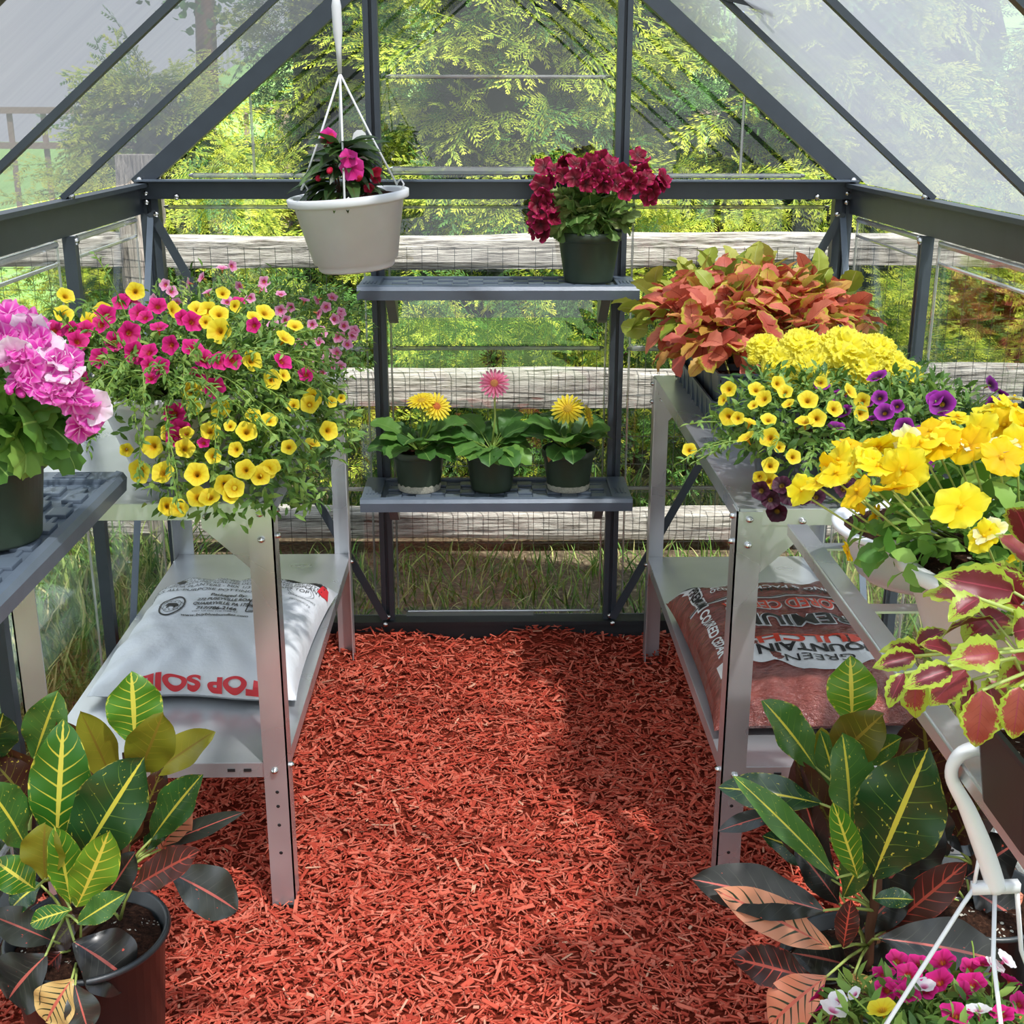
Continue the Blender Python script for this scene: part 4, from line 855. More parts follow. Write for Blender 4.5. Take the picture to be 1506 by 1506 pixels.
V, F = blob_flat([(-.018, -.004), (-.014, .006), (-.004, .008), (.008, .009), (.016, .004), (.019, -.002), (.012, -.003), (.012, -.011), (.009, -.011), (.008, -.004), (-.006, -.004), (-.008, -.011), (-.011, -.011), (-.012, -.004)]); B1.lay(V, F, -.58, .12, g=g, sx=.80, sy=1.75)
for i in range(18):
    a = 2*PI*i/18; V, F = rect_grid(.003, .005, 1, 1); B1.lay(V + np.array((0, .0265, 0)), F, -.58, .12, ang=a, g=g)
V, F = rect_grid(.05, .0035, 4, 1); W = .05
for yv in (.25, .03): B1.lay(V, F, .36, yv, g=g)
for xv in (.24, .48): Vr, Fr = rect_grid(.003, .06, 1, 4); B1.lay(Vr, Fr, xv, .14, g=g)
for i in range(9): Vr, Fr = rect_grid(.040, .0012+.0016*(i % 3 == 0), 3, 1); B1.lay(Vr, Fr, .36, .05+.022*i, g=g)
V, F = blob_flat([(-.05, -.012), (-.03, .012), (-.01, .004), (.012, .014), (.03, .006), (.05, .016), (.048, -.010), (.02, -.014), (0, -.004), (-.02, -.016)]); B1.lay(V, F, .70, .80, ang=-.2, g=g); B1.lay(V, F, .05, .945, g=g, sx=1.6, sy=.35); B1.lay(V, F, -.70, .76, ang=-1.2, g=g, sx=.45, sy=.8)
g.build('printing', 'ink_black', r)
g = Geo(); V, F = ring_flat(.030, .0312); B1.lay(V, F, .72, .52, g=g); V, F = ring_flat(.024, .0248); B1.lay(V, F, .72, .52, g=g); put_text(B1, g, 'ORGANIC', .012, .74, .66, -.2); put_text(B1, g, 'GARDENING', .012, .76, .40, -.2); put_text(B1, g, 'PRODUCTS', .010, .76, .30, -.2); g.build('printing', 'ink_grey', r)
g = Geo(); put_text(B1, g, 'TOP SOIL', .066, .10, -.962, PI, .92, .36, bold=.003, off=.0022, sub=3)
V, F = blob_flat([(-.02, -.02), (-.01, .02), (.012, .022), (.02, -.01), (.0, -.024)]); B1.lay(V, F, .93, .72, g=g, sx=.6); g.build('title_lettering', 'ink_red', r)
r = thing('mulch_bag', (.62, -.83, .301), 'clear-fronted bag of red cedar mulch lying on the lower shelf of the right bench', 'bag')
B2 = Bag((.618, -.86, .301), .215, .320, .125, math.radians(1.5), 5, .004, .0045, 4.0, .02)
B2.sheet(80).build('sack', 'bag_red', r, True)
wg, bgk, rg = Geo(), Geo(), Geo()
def dbl(txt, size, u, v, ang, inner, sx=1, sy=1, bold=.0015):
    put_text(B2, wg, txt, size, u, v, ang, sx, sy, bold=bold+.0032, off=.0014, sub=3); put_text(B2, inner, txt, size, u, v, ang, sx, sy, bold=bold, off=.0030, sub=3)
dbl('PREMIUM', .070, .10, -.06, PI, bgk, 1.0, 1.15); dbl('COLORED CEDAR', .054, .13, .21, PI, rg, .72, 1.25, .001)
V, F = rect_grid(.40, .004, 24, 1); B2.lay(V, F, .0, .36, g=bgk, off=.003); V, F = rect_grid(.40, .012, 24, 2); B2.lay(V, F, .0, .36, g=wg)
put_text(B2, wg, 'MINING & PACKAGING', .026, .1, .56, PI, 1.2, 1, .0006); put_text(B2, bgk, 'FROM MOUNTAIN', .024, .1, .50, PI, 1.2, 1, .0006, off=.003); put_text(B2, wg, '2020', .022, -.55, .52, PI, 1.2, 1); put_text(B2, wg, 'LEBANON, PA', .034, -.3, .74, PI, 1.2, 1, .001)
V, F = blob_flat([(-.155, .055), (.155, .052), (.150, -.03), (.10, -.045), (.03, -.075), (-.05, -.072), (-.10, -.035), (-.15, -.03)]); V = V*np.array((1, 1, 1)); B2.lay(V, F, .10, -.51, g=wg, off=.0012)
put_text(B2, rg, 'MULCH', .048, .10, -.375, PI, 1.5, .95, .0012, off=.003, sub=3); put_text(B2, bgk, 'MOUNTAIN', .040, .10, -.49, PI, 1.2, 1.05, .0012, off=.003, sub=3); put_text(B2, bgk, 'GREEN', .034, .06, -.61, PI, 1.4, 1, 0, off=.003)
dbl('PREMIUM', .026, -.80, .52, -PI/2, bgk, 1.2, 1, .0006); put_text(B2, wg, 'COLORED CEDAR', .026, -.80, -.08, -PI/2, 1.1, 1.1, .0008)
V, F = rect_grid(.05, .06, 5, 5); B2.lay(V, F, -.78, .84, g=wg, ang=.3); B2.lay(V, F, -.80, -.60, g=wg, sx=.7, sy=.9); V, F = rect_grid(.035, .03, 4, 4); B2.lay(V, F, -.78, .85, g=bgk, ang=.3, off=.003)
V, F = rect_grid(.31, .003, 16, 1); B2.lay(V, F, .10, -.335, g=rg, off=.003)
wg.build('white_printing', 'ink_white', r); bgk.build('black_printing', 'ink_black', r); rg.build('red_printing', 'ink_orange', r)
# ================================================================ PLANTS
def pot(root, c, rt, rb, h, mat, rim='lip', soil=.015, seg=48, tilt=None, name='pot', grime=False):
    """round pot standing with its base centre at c"""
    w = .003; lp = rt*1.0
    if rim == 'lip': prof = [(0, .002), (rb*.55, .002), (rb*.6, 0), (rb*.97, 0), (rb, .006), (rt*.93, h*.80), (rt*.95, h*.815), (rt*.985, h*.825), (rt, h*.985), (rt-.002, h), (rt-w-.001, h-.002), (rt*.93-w, h*.80), (rb-w, .01), (0, .01)]
    elif rim == 'roll': prof = [(0, 0), (rb*.97, 0), (rb, .004), (rt*.955, h*.96), (rt, h*.955), (rt+.004, h*.975), (rt, h), (rt*.955, h*.99), (rb-w, .01), (0, .01)]
    else: prof = [(0, 0), (rb*.86, 0), (rb*.90, .004), (rb*.93, h*.10), (rb, h*.115), (rt*.90, h*.86), (rt*.94, h*.875), (rt*.99, h*.89), (rt, h*.905), (rt+.001, h*.985), (rt-.004, h), (rt*.90, h*.985), (rb*.9, .02), (0, .02)]
    g = Geo(); g.lathe(prof, c, seg, tilt=tilt); p = g.build(name, mat, root, True)
    g = Geo(); rs = rt*.90; pr = [(0, h-soil+.010)]+[(rs*k/6, h-soil+.010*math.cos(k/6*1.5)+.0035*math.sin(k*5)) for k in range(1, 7)]; g.lathe(pr, c, 40, tilt=tilt)
    V = g.V[-1]; V += RS.normal(0, .0014, V.shape); g.build('soil', 'soil', root, False)
    return p
def lv(**k): return leaf(**k)
def shell(c, r, n, rnd, lo=.75, zmin=-.2):
    out = []
    while len(out) < n:
        v = Vector((rnd.gauss(0, 1), rnd.gauss(0, 1), rnd.gauss(0, 1))).normalized()
        if v.z < zmin: continue
        q = rnd.uniform(lo, 1); p = Vector((c[0]+v.x*r[0]*q, c[1]+v.y*r[1]*q, c[2]+v.z*r[2]*q)); nn = Vector((v.x/r[0], v.y/r[1], v.z/r[2])).normalized(); out.append((p, nn, q))
    return out
def foliage(root, name, tpls, mat, items):
    """items: (pos, dir, normal, scale, tone)"""
    g = Geo()
    for k, t in enumerate(tpls):
        I = items[k::len(tpls)]
        if I: g.inst(t, mats_from([i[0] for i in I], [i[1] for i in I], [i[2] for i in I], [i[3] for i in I]), [(i[4], random.random(), random.random()) for i in I])
    return g.build(name, mat, root, True)
UPV = Vector((0, 0, 1))
def canopy(c, r, n, rnd, size, out=1.0, up=.5, lo=.6, zmin=-.2, jit=.4, tone=(0, 1)):
    it = []
    for p, nn, q in shell(c, r, n, rnd, lo, zmin):
        d = (nn*out + Vector((rnd.gauss(0, jit), rnd.gauss(0, jit), rnd.gauss(0, jit)))); nr_ = UPV*up + nn + Vector((rnd.gauss(0, .3), rnd.gauss(0, .3), 0))
        it.append((p, d, nr_, rnd.uniform(*size), min(1, max(0, rnd.uniform(*tone)))))
    return it
def trails(c, rp, n, rnd, az, ln, rise=.5, grav=2.2, size=(.012, .021), step=.010, rad=.0011):
    """stems that leave the pot, arch and trail down; returns stem paths and leaves"""
    paths = []; it = []
    for i in range(n):
        a = rnd.gauss(*az) if isinstance(az, tuple) else rnd.uniform(0, 2*PI); L = rnd.uniform(*ln)
        p = Vector((c[0]+rp*rnd.uniform(0, .8)*math.cos(a), c[1]+rp*rnd.uniform(0, .8)*math.sin(a), c[2])); d = Vector((math.cos(a), math.sin(a), rnd.uniform(rise*.4, rise*1.6))).normalized(); pts = [p.copy()]; s = 0
        while s < L:
            p = p+d*step; s += step; d = (d+Vector((rnd.gauss(0, .06), rnd.gauss(0, .06), -grav*step*(1+s*3)))).normalized(); pts.append(p.copy())
            if s > .02:
                for q in (0, 1):
                    if rnd.random() < .85: ld = (d*.5+rv(.7)).normalized(); it.append((p, ld, UPV+rv(.4), rnd.uniform(*size), rnd.random()*.7+.3*(s/L)))
        paths.append(pts[::3]+[pts[-1]])
    return paths, it
def stems(root, paths, r=.0012, mat='stem_green', name='stems'):
    g = Geo()
    for p in paths: g.tube(p, r, 4, cap=False)
    return g.build(name, mat, root, True)
def flowers(root, name, keys, pts, ells, size, rnd, face=.7, up=.25, jit=.25, lift=0.0, sq=1.0):
    """pts: places measured on the photograph; each is carried to the plant's own surface"""
    for i, pq in enumerate(pts):
        px, py = pq[0], pq[1]; sz = (pq[2] if len(pq) > 2 else 1)*rnd.uniform(*size); best = None
        for e in ells:
            d = ray(px, py); c, r = e; o = Vector([(CAMP[k]-c[k])/r[k] for k in range(3)]); ee = Vector([d[k]/r[k] for k in range(3)])
            D = (2*o.dot(ee))**2-4*ee.dot(ee)*(o.dot(o)-1)
            if D > 0:
                t_ = (-2*o.dot(ee)-math.sqrt(D))/(2*ee.dot(ee)); 
                if best is None or t_ < best[0]: best = (t_, e)
        if best is None:
            best = (0, min(ells, key=lambda e: (on_ell(px, py, *e)[0]-Vector(e[0])).length))
        p, n = on_ell(px, py, *best[1]); v = (CAMP-p).normalized(); nn = n*(1-face)+v*face+UPV*up+rv(jit)
        k = keys[i % len(keys)] if isinstance(keys, (list, tuple)) else keys
        put(rnd.choice(FL[k]), name, root, p+nn.normalized()*lift, nn, sz, rnd.uniform(0, 2*PI), sq)
LT = [leaf(1, .36, 3, 1, .45, .3, .12), leaf(1, .30, 3, 1, .5, .45, .15)]

# hanging basket of impatiens
R_ = random.Random(3); hy = -.613
bc = at(513, 283, 'y', hy); r = thing('hanging_basket', (bc.x, hy, 1.13), 'white hanging basket with pink impatiens hung from the roof left of the door opening', 'hanging basket', None)
tq = Euler((math.radians(2), math.radians(-5), 0)); base = Vector((bc.x+.012, hy, bc.z-.158))
pot(r, base, .128, .090, .158, 'white_plastic', 'basket', .012, 56, tq)
rimc = base+tq.to_matrix() @ Vector((0, 0, .158)); hub = at(500, 108, 'y', hy); top = at(494, -2, 'y', hy)
h_ = Geo()
for px, py, dy in ((443, 280, -.05), (584, 272, -.04), (507, 300, -.127), (500, 262, .125)):
    q = at(px, py, 'y', hy+dy); h_.tube([hub, hub.lerp(q, .5)+Vector((0, 0, -.004)), q], .0024, 6); h_.tube([q+Vector((0, 0, .004)), q+Vector((.008, 0, .012)), q+Vector((.014, 0, .002)), q+Vector((.010, 0, -.008))], .0022, 6)
h_.build('wires', 'white_plastic', r, True)
h_ = Geo(); h_.tube([hub, hub.lerp(top, .35), hub.lerp(top, .55), hub.lerp(top, .9), top+Vector((0, 0, .02))], [.004, .006, .0095, .010, .004], 10); h_.tube([top, top+Vector((-.008, 0, .03)), top+Vector((.0, 0, .055)), top+Vector((.012, 0, .035))], .002, 6); h_.build('hanger', 'white_plastic', r, True)
it = []
for i in range(120):
    a = R_.uniform(0, 2*PI); hh = R_.random(); p0 = rimc+Vector((math.cos(a)*.035*(1-hh)+.0, math.sin(a)*.035, .0+.085*hh)) + Vector((-.008, 0, 0))
    d = Vector((math.cos(a), math.sin(a)*.9, .25+.75*hh*R_.random()-.35*(1-hh))); it.append((p0, d, UPV+rv(.2), R_.uniform(.065, .105), R_.random()))
foliage(r, 'foliage', [leaf(1, .30, 7, 1, .45, .45, .25, .03), leaf(1, .27, 7, 1, .45, .3, .3, .03), leaf(1, .32, 7, 1, .42, .6, .2, .02)], 'impatiens_leaf', it)
stems(r, [[rimc+Vector((.02*math.cos(k), .02*math.sin(k), -.01)), rimc+Vector((.03*math.cos(k), .03*math.sin(k), .06))] for k in range(9)], .003, 'stem_brown')
pe = [((rimc.x-.01, hy, rimc.z+.05), (.075, .08, .07))]
flowers(r, 'flower', 'impatiens', [(519, 247, 1), (512, 236, .8), (487, 203, .7)], pe, (.026, .028), R_, .9, .1, .1, .02)
flowers(r, 'flower', 'scarlet', [(484, 212, .7), (549, 248, .6), (554, 262, .5), (541, 272, .5)], pe, (.024, .026), R_, .7, .1, .3, .012)
flowers(r, 'bud', 'bud_red', [(487, 246), (523, 265), (468, 262)], pe, (.006, .007), R_, .8, 0, .2, .02)
tp = at(529, 206, 'y', hy-.02); g = Geo(); V = [(-.017, -.04), (.017, -.04), (.015, .004), (.012, .014), (.005, .020), (-.005, .020), (-.012, .014), (-.015, .004)]
g.add([(tp.x+x, hy-.02+yy, tp.z+z) for yy in (0, .0012) for x, z in V], [tuple(range(8))[::-1], tuple(range(8, 16))]+[(k, (k+1) % 8, 8+(k+1) % 8, 8+k) for k in range(8)]); tgo = g.build('plant_tag', 'tag_white', r)
V, F = text_mesh('15643', .009, .0002, 0); g = Geo(); g.add([(tp.x+x, hy-.0205, tp.z+y) for x, y, z in V], F); g.build('tag_lettering', 'ink_black', tgo)

# maroon regal geranium on the upper shelf
R_ = random.Random(5); c = at(871, 424, 'z', 1.046); c = Vector((c.x+.003, -.118, 1.0425)); r = thing('potted_geranium', c, 'dark green pot of maroon ruffled geranium on the upper wall shelf', 'potted plant')
pot(r, c, .082, .062, .125, 'green_pot'); cc = (c.x-.005, c.y, c.z+.165)
DL = [tri_quad(disc_leaf(1, 7, .16, .25, .4, 28, .07, i*2)) for i in range(3)]
it = canopy(cc, (.105, .09, .075), 170, R_, (.020, .034), .8, .6, .55, -.5, .3)
foliage(r, 'foliage', DL, 'regal_leaf', it); stems(r, [[c+Vector((.02*math.cos(k), .02*math.sin(k), .10)), Vector(cc)+Vector((.09*math.cos(k), .06*math.sin(k), .08*abs(math.sin(k*3))))] for k in range(14)], .0022)
P = [(800, 245), (815, 250), (830, 238), (828, 258), (845, 262), (856, 250), (862, 270), (875, 262), (868, 240), (885, 235), (898, 240), (880, 252), (895, 258), (905, 270), (915, 255), (925, 265), (920, 280), (938, 270), (950, 262), (958, 278), (970, 270), (942, 240), (938, 228), (945, 252), (812, 262), (795, 272), (800, 288), (790, 300), (798, 312), (785, 318), (795, 330), (783, 338), (808, 300), (812, 318), (800, 342), (860, 258), (888, 270), (846, 240), (975, 262), (955, 290)]
flowers(r, 'floret', 'regal', P, [((c.x+.01, c.y-.01, c.z+.235), (.16, .10, .075)), ((c.x-.115, c.y-.01, c.z+.17), (.045, .06, .06))], (.023, .029), R_, .55, .2, .4)
# gerberas on the lower shelf
GL = [leaf(1, .66, 14, 3, .60, .42, .14, .05, .05, tip=.55, ph=i*1.7) for i in range(3)]
for i, (px, lab, fl) in enumerate(((615, 'green pot of gerbera with two yellow blooms, leftmost on the lower wall shelf', (('gerbera_yellow', 620, 590, 1.0, (-.1, -.35, 1)), ('gerbera_orange', 642, 598, 1.0, (.35, -.8, .6)))),
                      (723, 'green pot of gerbera with one tall pink bloom, middle of the lower wall shelf', (('gerbera_pink', 727, 564, 1.0, (0, -1, .55)),)),
                      (838, 'green pot of gerbera with a drooping yellow bloom, rightmost on the lower wall shelf', (('gerbera_yellow', 835, 602, 1.12, (-.2, -.8, .75)), ('gerbera_yellow', 865, 612, .8, (.9, -.3, .3)))))):
    R_ = random.Random(20+i); x = at(px, 728, 'z', .496)[0]; c = Vector((x, -.122, .4925)); r = thing('potted_gerbera', c, lab, 'potted plant', 'gerbera pots on the lower shelf')
    pot(r, c, .072, .055, .112, 'green_pot')
    if i != 1:
        t_g = Geo(); t_g.lathe([(.0555, .001), (.057, .007), (.0585, .016+.0)], c, 40); 
        V = t_g.V[0]; V[80:, 2] += np.abs(np.sin(np.arange(40)*1.7))*.006*(1 if i == 0 else .4)
        if 'chalk' not in M: plain('chalk', 'b9b6a6', .9, vs=200, var=.25)
        tag(t_g.build('chalk_crust', 'chalk', r, True), 'pale chalky crust around the pot foot')
    it = []; cr_ = c+Vector((0, 0, .105)); pts = []
    for k in range(24):
        a = k*2.4+i; e = R_.uniform(.10, 1.25); d = Vector((math.cos(a), math.sin(a)*.85, e)); st = R_.uniform(.02, .06); p0 = cr_+d.normalized()*st
        it.append((p0, d, UPV*1.0+rv(.15)-Vector((math.cos(a), math.sin(a), 0))*.3+Vector((0, -.35, 0)), R_.uniform(.078, .112), R_.random())); pts.append([cr_, p0+d.normalized()*.01])
    foliage(r, 'foliage', GL, 'gerbera_leaf', it); stems(r, pts, .0018)
    for key, fx, fy, s, nn in fl:
        p = at(fx, fy, 'y', c.y-.02); q = Vector(nn).normalized(); g = Geo(); g.tube([cr_, cr_.lerp(p, .5)+Vector((.006, 0, 0)), p-q*.006], [.0028, .0024, .003], 6); g.build('flower_stalk', 'stem_pale' if i == 1 else 'stem_green', r, True)
        put(FL[key][0], 'bloom', r, p, q, .036*s, R_.random())
    if i == 2: V, F, U = leaf(.04, .03, 6, 2, .5, .6, .3, .1); g = Geo(); X = np.array(frame((-.6, -.6, -.3), (0, -.5, 1))); g.add(V @ X[:3, :3].T+np.array(cr_+Vector((-.035, -.045, .012))), F); g.build('dead_leaf', 'leaf_dead', r, True)
    if i == 1: V, F, U = leaf(.07, .05, 8, 2, .5, .5, -.3, .08); g = Geo(); X = np.array(frame((.3, -.9, -.1), (0, -.5, 1))); g.add(V @ X[:3, :3].T+np.array(cr_+Vector((-.0, -.03, .022))), F, U, (.9, .5, .5)); g.build('front_leaf', 'gerbera_leaf', r, True)
# pink geranium in the left foreground
R_ = random.Random(8); c = Vector((-.755, -1.585, .8595)); r = thing('potted_geranium', c, 'dark green pot of pink and white geranium on the left foreground shelf', 'potted plant')
pot(r, c, .087, .068, .135, 'green_pot', 'roll'); cc = (c.x+.0, c.y, c.z+.185)
it = canopy(cc, (.135, .12, .085), 150, R_, (.030, .046), .8, .7, .5, -.6, .3); foliage(r, 'foliage', [tri_quad(disc_leaf(1, 7, .14, .22, .4, 28, .06, i, .07)) for i in range(3)], 'geranium_leaf', it)
stems(r, [[c+Vector((.02*math.cos(k), .02*math.sin(k), .10)), Vector(cc)+Vector((.11*math.cos(k), .08*math.sin(k), .05))] for k in range(14)], .003)
ge = [((-.74, -1.58, 1.08), (.19, .14, .12))]
P = [(12, 462), (30, 478), (8, 500), (30, 512), (12, 532), (42, 540), (26, 556), (58, 500), (60, 522), (70, 558), (88, 560), (104, 548), (94, 576), (110, 585), (124, 592), (132, 612), (118, 628), (84, 540), (50, 570), (12, 486), (46, 556), (38, 500), (102, 530), (74, 575), (55, 480)]
flowers(r, 'floret', 'geranium', P, ge, (.021, .028), R_, .6, .2, .5); flowers(r, 'floret', 'geranium_white', [(42, 488), (80, 528), (92, 545), (138, 598), (66, 508), (20, 520)], ge, (.026, .030), R_, .6, .2, .5)
flowers(r, 'bud', 'bud_pink', [(14, 575), (30, 578), (139, 628), (100, 590)], ge, (.0055, .007), R_, .5, -.3, .2)

# mixed calibrachoa basket on the left bench
R_ = random.Random(9); c = Vector((-.600, -1.085, .8135)); r = thing('flower_basket', c, 'white bowl basket overflowing with yellow and magenta calibrachoa on the left bench', 'flower basket')
pot(r, c, .150, .088, .172, 'white_plastic', 'basket', .01, 56)
e1 = ((-.58, -1.02, .965), (.29, .25, .155)); e2 = ((-.475, -1.235, .80), (.175, .12, .175)); e3 = ((-.405, -1.0, .87), (.13, .19, .12)); e4 = ((-.78, -1.0, 1.02), (.16, .2, .10))
it = []
for e, n in ((e1, 2600), (e2, 1500), (e3, 1000), (e4, 700)): it += canopy(e[0], tuple(x*.95 for x in e[1]), n, R_, (.019, .034), .7, .5, .55, -.35 if e is not e2 else -.9, .6)
it = [q for q in it if q[0].z > .795 and not (q[0].z < .825 and q[0].y > -1.27 and q[0].x < -.40) and not (q[0].x < -.68 and q[0].z < .97)]
pa, i2 = trails((c.x, c.y, c.z+.165), .13, 70, R_, (-.9, .9), (.20, .34), .6, 3.0); pa2, i3 = trails((c.x, c.y, c.z+.165), .13, 50, R_, None, (.14, .26), .9, 2.4)
ok = lambda p: not (p.z < .825 and p.y > -1.275 and p.x < -.398) and p.z > .785 and p.x < -.30 and not (p.x < -.68 and p.z < .975)
paths = [[q for q in p if ok(q)] for p in pa+pa2]; paths = [p for p in paths if len(p) > 2]
foliage(r, 'foliage', LT, 'calibrachoa_leaf', it+[q for q in i2+i3 if ok(q[0])]); stems(r, paths)
YL = [(95, 438), (93, 465), (63, 488), (130, 475), (152, 459), (199, 430), (324, 488, 1.25), (290, 458), (307, 459), (322, 465), (388, 463), (417, 501, 1.1), (368, 532, 1.05), (398, 559), (433, 483, .9), (461, 583), (481, 634), (455, 596), (458, 656, .8), (425, 659, .8), (395, 621, .8), (432, 598, .7), (372, 614, .8), (324, 598), (284, 601, .8), (281, 576), (309, 636), (362, 637), (253, 638), (227, 657, 1.1), (209, 692, 1.15), (242, 697, 1.1), (290, 699, 1.15), (271, 661), (186, 661, .7), (245, 745, .9), (264, 749, .9), (291, 733, 1.1), (310, 734), (330, 712), (345, 719), (337, 730, .8), (382, 702), (362, 692), (400, 689, .8), (349, 662, .8), (314, 672, .8), (339, 629, .6), (415, 554, .7), (252, 458), (486, 592, .6), (302, 475, .7), (344, 451, .7), (372, 470, .8), (327, 434, .8), (395, 690, .9), (275, 640, .7), (500, 585, .5)]
MG = [(191, 445), (156, 466, 1.1), (80, 488), (113, 504, 1.1), (126, 488), (103, 523, 1.1), (149, 528), (169, 503), (189, 490, 1.1), (206, 463), (196, 519, 1.1), (221, 521), (238, 541), (221, 539, .8), (254, 508), (282, 516, 1.15), (300, 531), (320, 533, .9), (341, 531), (281, 475, 1.1), (234, 486, .9), (288, 559, 1.15), (313, 567, 1.1), (413, 534), (450, 553, .8), (257, 609, 1.1), (266, 634, 1.1), (119, 556), (232, 453), (350, 448, .8), (375, 480, .8), (300, 654, .6), (105, 486, .8), (222, 559, .8), (179, 447), (150, 480), (215, 470, .8), (260, 645), (95, 540, .9), (268, 470, .9)]
es = [e1, e2, e3, e4]
flowers(r, 'yellow_flower', 'yellow', YL, es, (.0175, .0195), R_, .6, .1, .25, .006); flowers(r, 'magenta_flower', 'magenta', MG, es, (.0180, .0200), R_, .6, .1, .25, .006)
# pale pink calibrachoa behind it
R_ = random.Random(10); c = Vector((-.50, -.50, .8135)); r = thing('potted_calibrachoa', c, 'pot of small pale pink calibrachoa at the far end of the left bench', 'potted plant')
pot(r, c, .10, .075, .13, 'green_pot'); e1 = ((-.50, -.50, .985), (.215, .20, .135)); e2 = ((-.66, -.52, 1.01), (.16, .16, .12)); e3 = ((-.385, -.55, .92), (.10, .14, .10))
it = []
for e, n in ((e1, 1300), (e2, 500), (e3, 400)): it += canopy(e[0], e[1], n, R_, (.013, .024), .8, .5, .5, -.3, .6)
foliage(r, 'foliage', LT, 'calibrachoa_leaf', it); stems(r, trails((c.x, c.y, c.z+.12), .08, 40, R_, None, (.12, .22), 1.2, 1.6)[0])
P = [(281, 417), (327, 398), (339, 392), (251, 430), (229, 441), (383, 428), (368, 439), (388, 415), (413, 436), (412, 456), (447, 445), (480, 452), (459, 478), (443, 508), (458, 526), (482, 519), (488, 538), (498, 493), (497, 519), (517, 493), (500, 461), (488, 440), (418, 471), (490, 470), (520, 487), (470, 440), (497, 465), (468, 505), (453, 546), (475, 550), (334, 446), (307, 433), (472, 489), (495, 495), (444, 508), (505, 480), (262, 445), (430, 450), (402, 480), (510, 508), (438, 530), (465, 460), (355, 420), (300, 410), (245, 420), (500, 540), (430, 500), (478, 535)]
flowers(r, 'pale_pink_flower', 'blush', P, [e1, e2, e3], (.0125, .0150), R_, .5, .1, .35, .006)

# coleus tray at the far end of the right bench
R_ = random.Random(12); r = thing('coleus_tray', (.575, -.43, .803), 'grey tray of orange and lime coleus seedlings on the right bench', 'seedling tray')
def rrect(g, x0, x1, y0, y1, z0, z1, flare=.006, th=.002, cr=.02):
    def loop(e, z):
        pts = []
        for cx, cy, a0 in ((x1, y1, 0), (x0, y1, 90), (x0, y0, 180), (x1, y0, 270)):
            sx = 1 if cx == x1 else -1; sy = 1 if cy == y1 else -1
            for k in range(5): a = math.radians(a0+k*22.5); pts.append((cx+sx*(e-cr)+cr*math.cos(a), cy+sy*(e-cr)+cr*math.sin(a), z))
        return pts
    L = [loop(-flare, z0), loop(0, z1-.006), loop(.003, z1-.005), loop(.003, z1), loop(-th, z1), loop(-flare-th, z0+.003)]; n = 20; V = [p for q in L for p in q]
    F = [(i*n+k, i*n+(k+1) % n, (i+1)*n+(k+1) % n, (i+1)*n+k) for i in range(5) for k in range(n)]+[tuple(range(n))[::-1], tuple(range(5*n, 6*n))]; g.add(V, F)
x0, x1, y0, y1 = .452, .720, -.735, -.150; g = Geo(); rrect(g, x0, x1, y0, y1, .803, .865)
for k in range(9): yy = y0+.03+k*(y1-y0-.06)/8; g.box((x0+.0, yy-.004, .806), (x0+.010, yy+.004, .855)); g.box((x1-.010, yy-.004, .806), (x1, yy+.004, .855))
g.build('tray', 'grey_cell', r)
ncx, ncy = 2, 5; dx, dyy = (x1-x0-.012)/ncx, (y1-y0-.012)/ncy
for i in range(ncx):
    for j in range(ncy):
        a, b = x0+.006+i*dx, y0+.006+j*dyy; g = Geo(); rrect(g, a+.004, a+dx-.004, b+.004, b+dyy-.004, .808, .925, .008, cr=.014); cl = g.build('cell_pot', 'grey_cell', r)
        g = Geo(); g.box((a+.008, b+.008, .905), (a+dx-.008, b+dyy-.008, .912), bev=.002); g.build('soil', 'soil', cl)
CLf = [leaf(1, .68, 10, 2, .42, .35, .16, .04, .07, tip=.65, ph=i*2) for i in range(3)]
c1, r1 = (.60, -.40, .985), (.235, .29, .105)
it = canopy(c1, r1, 460, R_, (.055, .085), .75, .9, .55, -.15, .35); it += canopy((.48, -.60, .965), (.11, .13, .10), 70, R_, (.05, .078), .8, .8, .5, -.4, .3)
foliage(r, 'orange_leaves', CLf, 'coleus_orange', it)
it = canopy((.60, -.33, .985), (.27, .32, .12), 75, R_, (.055, .08), 1, .5, .85, -.25, .25); foliage(r, 'lime_leaves', CLf, 'coleus_lime', it)
stems(r, [[Vector((R_.uniform(x0+.03, x1-.03), R_.uniform(y0+.03, y1-.03), .91)), Vector((R_.uniform(x0, x1), R_.uniform(y0, y1), 1.03))] for k in range(40)], .0022, 'stem_pale')
# marigolds
R_ = random.Random(13); c = Vector((.655, -.905, .8035)); r = thing('potted_marigold', c, 'pot of bright yellow pompon marigolds behind the coleus tray corner', 'potted plant')
pot(r, c, .09, .07, .11, 'black_pot'); e = ((.67, -.88, .93), (.225, .13, .105)); it = canopy(e[0], (.20, .15, .10), 1300, R_, (.020, .040), .9, .2, .5, -.3, .6); foliage(r, 'foliage', [leaf(1, .16, 3, 1, .5, .35, .1), leaf(1, .2, 3, 1, .5, .6, .1)], 'marigold_leaf', it)
stems(r, [[c+Vector((0, 0, .09)), Vector((R_.uniform(.48, .86), R_.uniform(-1.0, -.8), .98))] for k in range(16)], .0022)
me_ = [((.67, -.87, .965), (.24, .12, .085))]
for px, py, rp in ((1122, 511, 22), (1179, 513, 30), (1147, 536, 25), (1189, 541, 31), (1242, 518, 36), (1267, 539, 31), (1288, 519, 28), (1310, 536, 22), (1335, 553, 21), (1157, 563, 25), (1109, 528, 9), (1215, 512, 20), (1222, 562, 14), (1320, 560, 14)):
    p, n = on_ell(px, py, *me_[0]); dpx = FPX/(p-CAMP).length; put(R_.choice(FL['marigold']), 'bloom', r, p, n+Vector((0, -.7, .7))+rv(.15), rp/dpx*1.08, R_.random()*6)
